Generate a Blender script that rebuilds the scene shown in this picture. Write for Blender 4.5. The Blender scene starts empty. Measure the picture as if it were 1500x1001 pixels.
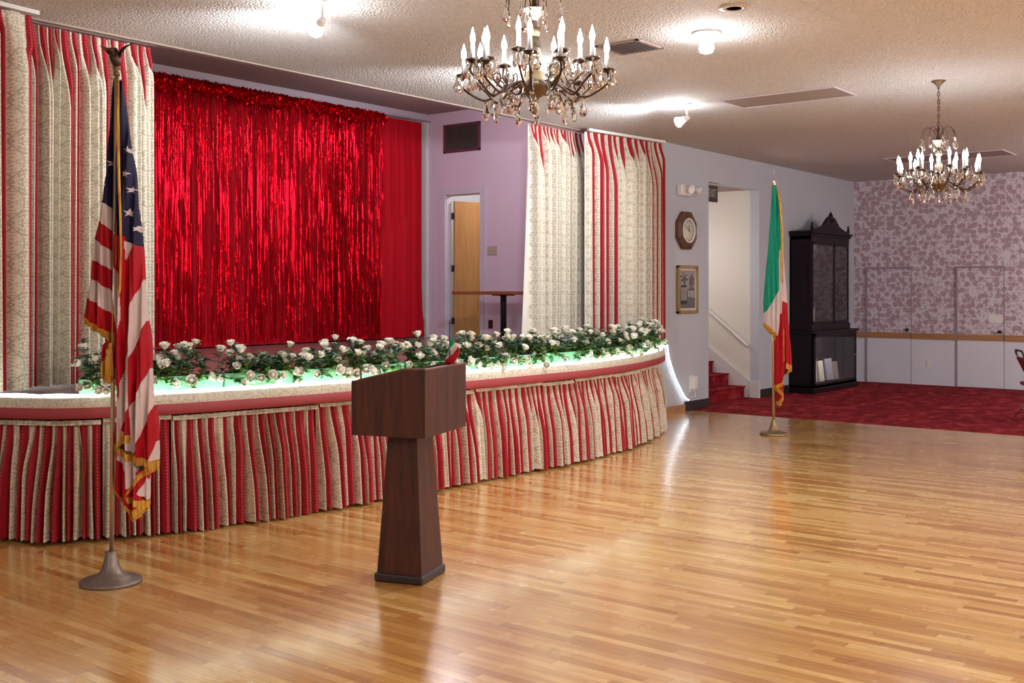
import bpy, bmesh, math, random
from mathutils import Vector, Matrix, Euler
random.seed(7)
PI = math.pi
sc = bpy.context.scene
COL = sc.collection
R = random.uniform

# ------------------------------------------------------------------ mesh helper
class MB:
    def __init__(s):
        s.v = []; s.f = []; s.m = []; s.uv = []; s.sm = []
    def add(s, vs, fs, m=0, uvs=None, smooth=False):
        o = len(s.v); s.v += [tuple(v) for v in vs]
        for i, f in enumerate(fs):
            s.f.append(tuple(k + o for k in f)); s.m.append(m); s.sm.append(smooth)
            s.uv.append([uvs[k] for k in f] if uvs else None)
        return s
    def box(s, x0, x1, y0, y1, z0, z1, m=0, mat=None):
        vs = [Vector((x, y, z)) for z in (z0, z1) for y in (y0, y1) for x in (x0, x1)]
        if mat is not None: vs = [mat @ v for v in vs]
        return s.add(vs, [(0, 2, 3, 1), (4, 5, 7, 6), (0, 1, 5, 4), (2, 6, 7, 3), (0, 4, 6, 2), (1, 3, 7, 5)], m)
    def bbox(s, x0, x1, y0, y1, z0, z1, b=.01, m=0, mat=None):
        bm = bmesh.new(); bmesh.ops.create_cube(bm, size=1)
        for v in bm.verts:
            v.co = Vector(((x0 + x1) / 2 + v.co.x * (x1 - x0), (y0 + y1) / 2 + v.co.y * (y1 - y0), (z0 + z1) / 2 + v.co.z * (z1 - z0)))
        bmesh.ops.bevel(bm, geom=bm.edges[:], offset=b, segments=2, affect='EDGES', profile=.5)
        bm.verts.index_update()
        vs = [(mat @ v.co) if mat is not None else v.co.copy() for v in bm.verts]
        fs = [tuple(v.index for v in f.verts) for f in bm.faces]; bm.free()
        return s.add(vs, fs, m)
    def prism(s, pts, a, b, ax='z', m=0, mat=None):
        # polygon pts extruded along an axis from a to b
        def P(p, t):
            if ax == 'z': q = (p[0], p[1], t)
            elif ax == 'y': q = (p[0], t, p[1])
            else: q = (t, p[0], p[1])
            q = Vector(q)
            return mat @ q if mat is not None else q
        n = len(pts)
        vs = [P(p, a) for p in pts] + [P(p, b) for p in pts]
        fs = [tuple(range(n))[::-1], tuple(range(n, 2 * n))] + [(i, (i + 1) % n, n + (i + 1) % n, n + i) for i in range(n)]
        return s.add(vs, fs, m)
    def lathe(s, prof, n=20, m=0, mat=None, smooth=True):
        vs = []; fs = []
        for r, z in prof:
            for i in range(n):
                a = 2 * PI * i / n; q = Vector((r * math.cos(a), r * math.sin(a), z))
                vs.append(mat @ q if mat is not None else q)
        for j in range(len(prof) - 1):
            for i in range(n):
                k = (i + 1) % n
                fs.append((j * n + i, j * n + k, (j + 1) * n + k, (j + 1) * n + i))
        fs.append(tuple(range(n))[::-1]); fs.append(tuple((len(prof) - 1) * n + i for i in range(n)))
        return s.add(vs, fs, m, smooth=smooth)
    def tube(s, pts, r, n=8, m=0, smooth=True, closed=False):
        pts = [Vector(p) for p in pts]; N = len(pts); vs = []; fs = []
        up = None
        for j, p in enumerate(pts):
            if closed: t = pts[(j + 1) % N] - pts[j - 1]
            else: t = pts[min(j + 1, N - 1)] - pts[max(j - 1, 0)]
            t.normalize()
            if up is None:
                up = Vector((0, 0, 1)) if abs(t.z) < .9 else Vector((1, 0, 0))
            a = t.cross(up); 
            if a.length < 1e-5: a = t.cross(Vector((.3, .9, .2)))
            a.normalize(); b = a.cross(t); b.normalize(); up = b
            rr = r[j] if isinstance(r, (list, tuple)) else r
            for i in range(n):
                w = 2 * PI * i / n; vs.append(p + a * (rr * math.cos(w)) + b * (rr * math.sin(w)))
        for j in range(N if closed else N - 1):
            jj = (j + 1) % N
            for i in range(n):
                k = (i + 1) % n
                fs.append((j * n + i, j * n + k, jj * n + k, jj * n + i))
        if not closed:
            fs.append(tuple(range(n))[::-1]); fs.append(tuple((N - 1) * n + i for i in range(n)))
        return s.add(vs, fs, m, smooth=smooth)
    def grid(s, P, UV=None, m=0, smooth=True):
        nj = len(P); ni = len(P[0])
        vs = [p for row in P for p in row]
        uv = [u for row in UV for u in row] if UV else None
        fs = [(j * ni + i, j * ni + i + 1, (j + 1) * ni + i + 1, (j + 1) * ni + i) for j in range(nj - 1) for i in range(ni - 1)]
        return s.add(vs, fs, m, uv, smooth)
    def build(s, name, mats, parent=None, origin=None):
        me = bpy.data.meshes.new(name)
        vs = s.v
        if origin: vs = [(a - origin[0], b - origin[1], c - origin[2]) for a, b, c in vs]
        me.from_pydata(vs, [], s.f)
        if not isinstance(mats, (list, tuple)): mats = [mats]
        for mt in mats: me.materials.append(mt)
        me.polygons.foreach_set('material_index', s.m)
        me.polygons.foreach_set('use_smooth', s.sm)
        if any(u is not None for u in s.uv):
            l = me.uv_layers.new(name='UVMap'); d = []
            for f, u in zip(s.f, s.uv):
                for k in range(len(f)): d += list(u[k]) if u else [0, 0]
            l.data.foreach_set('uv', d)
        me.update()
        o = bpy.data.objects.new(name, me); COL.objects.link(o)
        if origin: o.location = origin
        if parent: o.parent = parent
        return o

def tag(o, label=None, cat=None, group=None, kind=None):
    if label: o['label'] = label
    if cat: o['category'] = cat
    if group: o['group'] = group
    if kind: o['kind'] = kind
    return o
def empty(name, loc=(0, 0, 0), rz=0, label=None, cat=None, group=None, kind=None):
    o = bpy.data.objects.new(name, None); COL.objects.link(o); o.location = loc; o.rotation_euler = (0, 0, rz)
    o.empty_display_size = .1
    return tag(o, label, cat, group, kind)
def copy_tree(o, parent=None):
    c = o.copy(); COL.objects.link(c); c.parent = parent
    for ch in list(o.children): copy_tree(ch, c)
    return c
def struct(o): o['kind'] = 'structure'; return o
def frame_mat(o, x, y, z):      # matrix from axes
    m = Matrix.Identity(4)
    for i, a in enumerate((x, y, z)):
        for k in range(3): m[k][i] = a[k]
    m.translation = Vector(o); return m

# ------------------------------------------------------------------ materials
class NT:
    def __init__(s, name):
        s.mat = bpy.data.materials.new(name); s.mat.use_nodes = True
        s.t = s.mat.node_tree; s.t.nodes.clear()
        s.out = s.t.nodes.new('ShaderNodeOutputMaterial'); s.p = s.n('BsdfPrincipled')
        s.l(s.p.outputs[0], s.out.inputs[0])
    def n(s, t, **k):
        nd = s.t.nodes.new('ShaderNode' + t)
        for a, b in k.items(): setattr(nd, a, b)
        return nd
    def l(s, a, b): s.t.links.new(a, b)
    def put(s, sock, v):
        if hasattr(v, 'is_output') or isinstance(v, bpy.types.NodeSocket): s.l(v, sock)
        else: sock.default_value = v
    def math(s, op, a, b=0, c=0):
        nd = s.n('Math', operation=op); s.put(nd.inputs[0], a); s.put(nd.inputs[1], b); s.put(nd.inputs[2], c); return nd.outputs[0]
    def mix(s, f, a, b, bt='MIX'):
        nd = s.n('Mix', data_type='RGBA', blend_type=bt)
        s.put(nd.inputs[0], f); s.put(nd.inputs[6], a if hasattr(a, 'is_output') else (*a, 1)); s.put(nd.inputs[7], b if hasattr(b, 'is_output') else (*b, 1))
        return nd.outputs[2]
    def noise(s, vec, scale, detail=3, rough=.5, dist=0):
        nd = s.n('TexNoise'); s.l(vec, nd.inputs['Vector']); nd.inputs['Scale'].default_value = scale
        nd.inputs['Detail'].default_value = detail; nd.inputs['Roughness'].default_value = rough; nd.inputs['Distortion'].default_value = dist
        return nd.outputs['Fac']
    def ramp(s, f, stops, interp='LINEAR'):
        nd = s.n('ValToRGB'); s.l(f, nd.inputs[0]); cr = nd.color_ramp; cr.interpolation = interp
        while len(cr.elements) < len(stops): cr.elements.new(.5)
        for e, (p, c) in zip(cr.elements, stops): e.position = p; e.color = (*c, 1) if len(c) == 3 else c
        return nd.outputs[0]
    def obj(s): return s.n('TexCoord').outputs['Object']
    def pos(s): return s.n('NewGeometry').outputs['Position']
    def mapv(s, v, scale=(1, 1, 1), loc=(0, 0, 0), rot=(0, 0, 0)):
        nd = s.n('Mapping'); s.l(v, nd.inputs[0]); nd.inputs['Scale'].default_value = scale
        nd.inputs['Location'].default_value = loc; nd.inputs['Rotation'].default_value = rot; return nd.outputs[0]
    def sep(s, v):
        nd = s.n('SeparateXYZ'); s.l(v, nd.inputs[0]); return nd.outputs
    def bump(s, h, strength=.3, dist=.01):
        nd = s.n('Bump'); s.l(h, nd.inputs['Height']); nd.inputs['Strength'].default_value = strength; nd.inputs['Distance'].default_value = dist
        s.l(nd.outputs[0], s.p.inputs['Normal']); return nd
    def set(s, color=None, rough=None, metal=None, **k):
        if color is not None: s.put(s.p.inputs['Base Color'], color if hasattr(color, 'is_output') else (*color, 1))
        if rough is not None: s.put(s.p.inputs['Roughness'], rough)
        if metal is not None: s.put(s.p.inputs['Metallic'], metal)
        for a, b in k.items(): s.put(s.p.inputs[a.replace('_', ' ')], b)
        return s.mat

def S(r, g, b):   # sRGB 0-255 to linear
    f = lambda c: c / 12.92 if c <= .04045 else ((c + .055) / 1.055) ** 2.4
    return (f(r / 255), f(g / 255), f(b / 255))

def plain(name, col, rough=.5, metal=0, var=.12, nscale=12, bump=0, **k):
    t = NT(name); v = t.obj(); nz = t.noise(v, nscale, 4)
    c = t.mix(nz, tuple(x * (1 - var) for x in col), tuple(min(1, x * (1 + var)) for x in col))
    if bump: t.bump(nz, bump, .004)
    return t.set(c, rough, metal, **k)
def emit(name, col, strength, base=(1, 1, 1)):
    t = NT(name); t.set(base, .4); t.p.inputs['Emission Color'].default_value = (*col, 1); t.p.inputs['Emission Strength'].default_value = strength
    return t.mat

M = {}
def wall_paint(name, col):
    t = NT(name); v = t.pos(); a = t.noise(v, 1.3, 3); b = t.noise(v, 90, 2)
    c = t.mix(a, tuple(x * .95 for x in col), tuple(x * 1.04 for x in col)); t.bump(b, .12, .003)
    return t.set(c, .6)
M['paint_grey'] = wall_paint('grey_wall_paint', S(182, 187, 199))
M['paint_lavender'] = wall_paint('lavender_wall_paint', S(216, 192, 212))
M['paint_white'] = wall_paint('white_wall_paint', S(214, 210, 204))
M['white'] = plain('white_enamel', S(222, 220, 220), .4, var=.04)
M['white_trim'] = plain('lilac_white_trim', S(205, 195, 210), .45, var=.05)

def mk_ceiling(name, col):
    t = NT(name); v = t.pos()
    a = t.noise(v, 45, 3, .6); b = t.noise(v, 1.2, 3)
    vo = t.n('TexVoronoi', feature='F1'); t.l(v, vo.inputs['Vector']); vo.inputs['Scale'].default_value = 55
    c = t.mix(b, tuple(x * .93 for x in col), tuple(x * 1.05 for x in col))
    c = t.mix(t.math('MULTIPLY', t.ramp(a, [(.35, (0, 0, 0)), (.62, (1, 1, 1))]), .42), c, tuple(x * .55 for x in col))
    h = t.math('ADD', t.math('MULTIPLY', vo.outputs['Distance'], -1.2), a)
    # square tile seams that show faintly
    br = t.n('TexBrick', offset=.5); t.l(v, br.inputs['Vector']); br.inputs['Scale'].default_value = 1; br.inputs['Mortar Size'].default_value = .0035
    br.inputs['Brick Width'].default_value = 1.2; br.inputs['Row Height'].default_value = .6
    gap = t.math('MULTIPLY', br.outputs['Fac'], t.ramp(t.noise(v, .8, 2), [(.52, (0, 0, 0)), (.6, (1, 1, 1))]))
    c = t.mix(t.math('MULTIPLY', gap, .5), c, tuple(x * .45 for x in col))
    t.bump(t.math('SUBTRACT', h, gap), .9, .012)
    return t.set(c, .85)
M['ceiling'] = mk_ceiling('textured_ceiling', S(212, 206, 202))
M['ceiling_stage'] = mk_ceiling('textured_stage_ceiling', S(176, 152, 150))

def mk_floor():
    t = NT('oak_strip_floor'); p = t.sep(t.pos()); W = .057
    row = t.math('FLOOR', t.math('DIVIDE', p[0], W))
    wn = t.n('TexWhiteNoise', noise_dimensions='1D'); t.l(row, wn.inputs['W'])
    yy = t.math('ADD', t.math('DIVIDE', p[1], .72), t.math('MULTIPLY', wn.outputs['Value'], 7.3))
    cell = t.math('FLOOR', yy)
    cmb = t.n('CombineXYZ'); t.l(row, cmb.inputs[0]); t.l(cell, cmb.inputs[1])
    w2 = t.n('TexWhiteNoise', noise_dimensions='3D'); t.l(cmb.outputs[0], w2.inputs['Vector'])
    c = t.ramp(w2.outputs['Value'], [(0, S(188, 132, 60)), (.22, S(214, 162, 86)), (.55, S(230, 182, 106)), (.85, S(246, 206, 132)), (1, S(198, 142, 68))])
    # grain: coordinates stretched along the board and shifted per board
    add = t.n('VectorMath', operation='ADD'); t.l(t.mapv(t.pos(), (34, 2.2, 1)), add.inputs[0]); t.l(w2.outputs['Color'], add.inputs[1])
    sc2 = t.n('VectorMath', operation='MULTIPLY'); t.l(w2.outputs['Color'], sc2.inputs[0]); sc2.inputs[1].default_value = (40, 40, 40); t.l(sc2.outputs[0], add.inputs[1])
    g = t.noise(add.outputs[0], 1.6, 5, .6, .8)
    c = t.mix(t.math('MULTIPLY', t.ramp(g, [(.4, (0, 0, 0)), (.75, (1, 1, 1))]), .45), c, S(140, 82, 42))
    big = t.noise(t.pos(), .45, 2)
    c = t.mix(t.math('MULTIPLY', t.ramp(big, [(.4, (0, 0, 0)), (.7, (1, 1, 1))]), .22), c, S(196, 112, 50))
    # gaps
    fx = t.math('FRACT', t.math('DIVIDE', p[0], W)); ed = t.math('LESS_THAN', t.math('MINIMUM', fx, t.math('SUBTRACT', 1, fx)), .02)
    fy = t.math('FRACT', yy); ey = t.math('LESS_THAN', fy, .003)
    gap = t.math('MAXIMUM', ed, ey)
    c = t.mix(t.math('MULTIPLY', gap, .55), c, S(90, 50, 26))
    wav = t.noise(t.mapv(t.pos(), (14, .5, 1)), 1.0, 2)
    cup = t.math('SINE', t.math('MULTIPLY', fx, PI))
    h = t.math('ADD', t.math('ADD', t.math('MULTIPLY', wav, 1.4), t.math('MULTIPLY', cup, .5)), t.math('MULTIPLY', t.noise(t.pos(), 3.0, 2), .9))
    t.bump(h, .16, .003)
    r = t.math('ADD', .2, t.math('MULTIPLY', t.noise(t.pos(), 5, 3), .12))
    return t.set(c, r, Coat_Weight=.9, Coat_Roughness=.15)
M['floor'] = mk_floor()

def mk_carpet(name, scale=1):
    t = NT(name); v = t.pos()
    a = t.noise(t.mapv(v, (1, 1.8, 1)), 3.2, 5, .65, .6); b = t.noise(v, 60 * scale, 3, .7)
    c = t.ramp(a, [(.3, S(96, 10, 24)), (.5, S(146, 26, 40)), (.68, S(190, 70, 70))])
    c = t.mix(t.math('MULTIPLY', b, .45), c, S(78, 8, 18))
    t.bump(b, .8, .02)
    return t.set(c, .95, Specular_IOR_Level=.15)
M['carpet'] = mk_carpet('crimson_carpet')

def mk_wallpaper():
    t = NT('floral_wallpaper'); v = t.pos(); p = t.sep(v)
    cm = t.n('CombineXYZ'); t.l(p[1], cm.inputs[0]); t.l(p[2], cm.inputs[1]); q = cm.outputs[0]
    def vor(scale, rnd=.8, feat='F1'):
        vo = t.n('TexVoronoi', feature=feat); ds = t.n('VectorMath', operation='ADD'); t.l(q, ds.inputs[0])
        nz = t.n('TexNoise'); t.l(q, nz.inputs['Vector']); nz.inputs['Scale'].default_value = 22
        ml = t.n('VectorMath', operation='SCALE'); t.l(nz.outputs['Color'], ml.inputs[0]); ml.inputs['Scale'].default_value = .045
        t.l(ml.outputs[0], ds.inputs[1]); t.l(ds.outputs[0], vo.inputs['Vector']); vo.inputs['Scale'].default_value = scale; vo.inputs['Randomness'].default_value = rnd
        return vo
    a = vor(11, .75); b = vor(21)
    c0 = S(208, 200, 214)
    leaf = t.ramp(b.outputs['Distance'], [(.44, (1, 1, 1)), (.52, (0, 0, 0))])
    sel = t.sep(b.outputs['Color'])
    leafm = t.math('MULTIPLY', leaf, t.math('GREATER_THAN', sel[0], .35))
    c = t.mix(t.math('MULTIPLY', leafm, .75), c0, S(172, 154, 166))
    fl = t.ramp(a.outputs['Distance'], [(.46, (1, 1, 1)), (.56, (0, 0, 0))])
    sa = t.sep(a.outputs['Color'])
    flm = t.math('MULTIPLY', fl, t.math('GREATER_THAN', sa[1], .25))
    pet = t.ramp(t.noise(q, 60, 3), [(.38, S(138, 104, 112)), (.52, S(166, 136, 144)), (.60, S(192, 180, 192))])
    c = t.mix(t.math('MULTIPLY', flm, .9), c, pet)
    return t.set(c, .55)
M['wallpaper'] = mk_wallpaper()

def mk_brocade(name='brocade', bright=1.0, gold=0.0):
    t = NT(name); uv = t.sep(t.n('UVMap').outputs[0]); u = uv[0]; z = uv[1]
    tt = t.math('FRACT', u); isred = t.math('GREATER_THAN', tt, .75)
    m = t.math('SUBTRACT', t.math('DIVIDE', tt, .75), .5)         # -0.5..0.5 across the cream band
    am = t.math('ABSOLUTE', m)
    zz = t.math('PINGPONG', z, .14)
    cm = t.n('CombineXYZ'); t.l(t.math('MULTIPLY', am, .22), cm.inputs[0]); t.l(zz, cm.inputs[1])
    n1 = t.noise(cm.outputs[0], 34, 1, .5, 1.2); n2 = t.noise(cm.outputs[0], 62, 2)
    curl = t.math('LESS_THAN', t.math('ABSOLUTE', t.math('SUBTRACT', n1, .5)), .05)
    ph = t.math('MULTIPLY', z, 2 * PI / .28)
    og = t.math('SUBTRACT', am, t.math('ADD', .25, t.math('MULTIPLY', t.math('COSINE', ph), .14)))
    line = t.math('LESS_THAN', t.math('ABSOLUTE', og), .012)
    hm = t.math('MULTIPLY', t.math('GREATER_THAN', n2, .56), t.math('LESS_THAN', og, .0))
    motif = t.math('MAXIMUM', t.math('MAXIMUM', line, curl), hm)
    cream = tuple(x * bright for x in S(226, 218, 202)); dark = tuple(x * bright for x in S(138, 126, 100))
    c = t.mix(t.math('MULTIPLY', motif, .58), cream, dark)
    if gold: c = t.mix(t.math('MULTIPLY', hm, gold), c, S(186, 160, 96))
    # red band with two thin edge lines and a row of small dashes
    rr = t.math('DIVIDE', t.math('SUBTRACT', tt, .75), .25)
    dash = t.math('MULTIPLY', t.math('LESS_THAN', t.math('ABSOLUTE', t.math('SUBTRACT', rr, .5)), .06), t.math('GREATER_THAN', t.math('FRACT', t.math('DIVIDE', z, .022)), .5))
    red = t.mix(t.noise(cm.outputs[0], 40, 2), S(128, 4, 26), S(160, 12, 36))
    red = t.mix(t.math('MULTIPLY', dash, .75), red, S(196, 92, 80))
    c = t.mix(isred, c, red)
    t.bump(t.noise(cm.outputs[0], 220, 2), .15, .002)
    return t.set(c, .7, Specular_IOR_Level=.3)
M['brocade'] = mk_brocade()

def mk_damask_plain(name, c1, c2):
    t = NT(name); v = t.pos(); n1 = t.noise(v, 26, 2, .5, 1.5)
    c = t.mix(t.math('MULTIPLY', t.math('LESS_THAN', t.math('ABSOLUTE', t.math('SUBTRACT', n1, .5)), .05), .6), c1, c2); return t.set(c, .7)
M['trim_cream'] = mk_damask_plain('cream_damask_band', S(212, 206, 192), S(160, 152, 138))
M['trim_red'] = plain('dusty_red_band', S(152, 58, 66), .6, var=.08, nscale=60)
M['lining'] = plain('cream_lining', S(214, 206, 196), .8, var=.04)
M['red_cloth'] = plain('scarlet_cloth', S(190, 0, 28), .8, var=.1, nscale=8, Specular_IOR_Level=.25)
def mk_foil():
    t = NT('red_foil'); v = t.obj(); nz = t.noise(t.mapv(v, (60, 60, 14)), 1, 3); t.bump(nz, .5, .01)
    return t.set(S(204, 0, 26), .17, .92)
M['foil'] = mk_foil()
def mk_wood(name, c1, c2, rough=.35, axis='z', scale=1, coat=.3):
    t = NT(name); v = t.obj(); s3 = {'z': (26, 26, 1.4), 'x': (1.4, 26, 26), 'y': (26, 1.4, 26)}[axis]
    g = t.noise(t.mapv(v, tuple(x * scale for x in s3)), 1, 5, .6, 1.1); g2 = t.noise(t.mapv(v, tuple(x * scale * .3 for x in s3)), 1, 2, .5, .5)
    c = t.mix(t.ramp(g, [(.3, (0, 0, 0)), (.7, (1, 1, 1))]), c1, c2); c = t.mix(t.math('MULTIPLY', g2, .35), c, c1)
    t.bump(g, .08, .002); return t.set(c, rough, Coat_Weight=coat, Coat_Roughness=.25)
M['walnut'] = mk_wood('dark_walnut', S(40, 17, 11), S(94, 42, 24), .5, coat=0)
M['walnut_lip'] = mk_wood('walnut_edge', S(92, 50, 36), S(122, 74, 56), .4)
M['door_wood'] = mk_wood('honey_birch', S(176, 122, 66), S(204, 152, 92), .4)
M['shade_mauve_trim'] = plain('shade_mauve_door_trim', S(150, 132, 148), .5, var=.06)  # dark mauve puts the shadow lines along the door frames into the colour
M['oak_rail'] = mk_wood('oak_rail_wood', S(150, 104, 66), S(180, 134, 92), .5, 'y')
M['table_wood'] = mk_wood('brown_table_wood', S(120, 64, 40), S(160, 92, 60), .4, 'y')
M['mahogany'] = mk_wood('dark_mahogany', S(18, 9, 17), S(32, 14, 26), .42, coat=0); M['mahogany'].node_tree.nodes['Principled BSDF'].inputs['Specular IOR Level'].default_value = .2
M['clock_wood'] = mk_wood('clock_walnut', S(70, 42, 30), S(116, 76, 52), .5, coat=0)
M['black'] = plain('black_paint', (.012, .012, .013), .4, var=.3)
M['black_base'] = plain('black_rubber_base', (.02, .018, .02), .5, var=.3)
M['green'] = plain('mint_green_planter', S(136, 216, 170), .55, var=.06)
def mk_gold():
    t = NT('gold_fringe_thread'); nz = t.noise(t.mapv(t.obj(), (190, 190, 5)), 1, 2); c = t.ramp(nz, [(.35, S(150, 92, 18)), (.6, S(222, 168, 62))]); t.bump(nz, .8, .006)
    return t.set(c, .6, .1)
M['gold'] = mk_gold()
M['brass'] = plain('aged_brass', S(112, 92, 66), .42, .75, var=.25, nscale=40)
M['bronze'] = plain('dark_bronze', S(72, 52, 38), .4, .8, var=.3, nscale=30)
M['pole'] = plain('satin_metal_pole', S(196, 180, 164), .28, .8, var=.05)
M['pole_gold'] = plain('pale_gold_pole', S(206, 176, 132), .32, .6, var=.05)
M['base_grey'] = plain('grey_cast_base', S(128, 116, 108), .42, .6, var=.25, nscale=50)
M['base_brass'] = plain('worn_brass_base', S(146, 126, 96), .4, .7, var=.3, nscale=50)
M['chrome'] = plain('chrome_tube', S(206, 190, 196), .2, .9, var=.04)
M['candle'] = plain('candle_sleeve', S(190, 192, 192), .5, var=.04)
def mk_pane(ior=2.3):
    t = NT('clear_glass'); tr = t.n('BsdfTransparent'); gl = t.n('BsdfGlossy'); gl.inputs['Roughness'].default_value = .03; fr = t.n('Fresnel'); fr.inputs[0].default_value = ior
    mx = t.n('MixShader'); t.l(t.math('MULTIPLY', fr.outputs[0], t.math('SUBTRACT', 1, t.n('NewGeometry').outputs['Backfacing'])), mx.inputs[0]); t.l(tr.outputs[0], mx.inputs[1]); t.l(gl.outputs[0], mx.inputs[2]); t.l(mx.outputs[0], t.out.inputs[0]); return t.mat
M['glass'] = mk_pane(); M['glass_low'] = mk_pane(1.45)
M['crystal'] = NT('crystal_glass').set((1, 1, 1), .02, 0, Transmission_Weight=1.0, IOR=1.55)
M['frost'] = plain('frosted_cream_glass', S(214, 204, 180), .4, var=.1)
M['bulb'] = emit('lit_flame_bulb', (.86, .93, 1), 110)
M['flood_bulb'] = emit('lit_flood_bulb', (.88, .94, 1), 160)
M['rope'] = emit('rope_light_glow', (.92, 1, .93), 7.5)
M['rope_tail'] = emit('rope_light_tail_glow', (.88, .97, 1), 4)
M['leaf'] = plain('green_leaf', S(66, 102, 68), .55, var=.5, nscale=9)
M['leaf_blue'] = plain('blue_green_leaf', S(122, 152, 142), .6, var=.3, nscale=9)
M['leaf_lime'] = plain('lime_leaf', S(112, 148, 60), .55, var=.3, nscale=9)
M['rose'] = plain('white_rose_petal', S(252, 250, 240), .6, var=.04)
M['rose_green'] = plain('rose_calyx', S(120, 140, 70), .6, var=.2)
M['stage_floor'] = plain('stage_floor_vinyl', S(120, 100, 98), .28, var=.15, nscale=3)
M['vent_red'] = plain('maroon_vent_metal', S(104, 52, 62), .5, var=.1)
M['vent_slat'] = plain('grey_vent_slat', S(96, 84, 82), .45, .3, var=.1)
M['dark_void'] = plain('dark_interior', (.006, .005, .006), .9)
M['panel_grey'] = plain('grey_ceiling_panel', S(146, 130, 120), .7, var=.05)
M['plate'] = plain('beige_plate', S(178, 164, 150), .5, var=.05)
M['brown_plate'] = plain('brown_plate', S(70, 28, 26), .4, var=.1)
M['flag_blue'] = plain('navy_flag_cloth', S(28, 22, 56), .7, var=.15, nscale=20, Specular_IOR_Level=.25)
M['flag_red'] = plain('red_flag_cloth', S(164, 4, 26), .65, var=.1, nscale=20, Specular_IOR_Level=.25)
M['flag_white'] = plain('white_flag_cloth', S(200, 182, 182), .7, var=.05, nscale=20, Specular_IOR_Level=.25)
M['flag_green'] = plain('green_flag_cloth', S(18, 140, 112), .65, var=.08, nscale=20, Specular_IOR_Level=.25)
M['chair_red'] = plain('maroon_vinyl', S(120, 40, 52), .5, var=.1)
M['dial'] = plain('clock_dial', S(206, 202, 190), .5, var=.03)
M['step_white'] = plain('painted_skirting', S(206, 204, 206), .45, var=.04)
M['exit_text'] = plain('grey_sign_letter', S(170, 160, 156), .5)
M['ivory'] = plain('ivory_figure', S(196, 188, 170), .6)
M['paper'] = plain('paper_items', S(150, 146, 158), .7, var=.3, nscale=5)

# ------------------------------------------------------------------ dimensions of the hall
WY = 7.27      # wall beside the stage
WX = 19.3      # far papered wall
CZ = 3.61      # hall ceiling
PY = 7.52      # edge where the hall ceiling meets the stage opening
SZ = .93       # stage floor
SX = 12.35     # lavender wall on the stage
SB = 11.45     # back wall of the stage
SC = 4.35      # stage ceiling
RX, RY = -4.5, -7.0

def slab(name, m, *boxes):
    b = MB()
    for x in boxes: b.box(*x)
    return struct(b.build(name, m))
slab('floor', M['floor'], (RX, 13.232, RY, WY + .5, -.1, 0))
b = MB(); b.box(13.232, WX, RY, WY + .02, -.1, .004); b.box(13.76, 15.37, WY + .02, 7.6, -.1, .004); struct(b.build('floor_carpet', M['carpet']))
slab('ceiling', M['ceiling'], (RX, WX, RY, WY, CZ, CZ + .1), (2.9, SX, WY, PY, CZ, CZ + .1))
slab('ceiling_stage', M['ceiling_stage'], (2.9, SX, PY + .06, SB, SC, SC + .1))
slab('trim_1', M['panel_grey'], (2.9, SX, PY, PY + .06, CZ - .012, SC + .1))
slab('wall_stage_side', M['paint_grey'], (SX, 13.75, WY, WY + .15, 0, CZ + .1), (13.75, 15.38, WY, WY + .15, 3.18, CZ + .1), (15.38, WX, WY, WY + .15, 0, CZ + .1), (RX, 2.9, WY, WY + .15, 0, CZ + .1))
slab('wall_far', M['wallpaper'], (WX, WX + .15, RY, WY + .15, .9, CZ + .1))
M['paint_cool'] = wall_paint('cool_white_paint', S(212, 214, 228))
slab('wall_far_wainscot', M['paint_cool'], (WX - .012, WX + .15, RY, WY, 0, .8))
slab('wall_rear', M['paint_grey'], (RX - .15, RX, RY, WY + .15, 0, CZ + .1))
slab('wall_right', M['paint_grey'], (RX, WX, RY - .15, RY, 0, CZ + .1))
# lavender wall with its doorway (y 10.26-10.98, up to z 3.1)
slab('wall_lavender', M['paint_lavender'], (SX, SX + .12, WY + .15, 10.26, 0, SC + .1), (SX, SX + .12, 10.98, SB + .1, 0, SC + .1), (SX, SX + .12, 10.26, 10.98, 3.1, SC + .1))
slab('wall_stage_back', M['paint_white'], (2.9, SX + .12, SB, SB + .12, 0, SC + .1))
slab('wall_stage_left', M['paint_lavender'], (2.78, 2.9, WY, SB + .1, 0, SC + .1))
slab('wall_back_room', M['paint_grey'], (SX + .12, 14.3, 11.6, 11.7, 0, SC), (14.3, 14.4, 9.3, 11.7, 0, SC), (SX + .12, 14.4, 9.2, 9.3, 0, SC), (SX + .12, 14.4, 9.3, 11.6, SC - .05, SC))
slab('trim_2', M['white_trim'], (2.9, SX, SB - .12, SB, 4.24, SC))       # white header over the red curtain
slab('trim_3', M['white'], (SX - .05, SX, SB - .12, SB, SZ, 4.24))          # white corner batten
slab('trim_4', M['oak_rail'], (WX - .035, WX, RY, 4.70, .8, .9), (WX - .035, WX, 4.73, 5.45, .8, .9), (WX - .035, WX, 5.48, 6.23, .8, .9), (WX - .035, WX, 6.26, 7.01, .8, .9), (WX - .035, WX, 7.04, WY, .8, .9))
slab('baseboard_left', M['black_base'], (13.05, 13.75, WY - .015, WY, 0, .13), (15.38, 16.42, WY - .015, WY, 0, .13))
slab('baseboard_oak', M['oak_rail'], (12.5, 13.05, WY - .018, WY, 0, .10))
slab('baseboard_stage', M['white_trim'], (SX - .015, SX, WY + .2, 10.2, SZ, SZ + .09))

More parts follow.
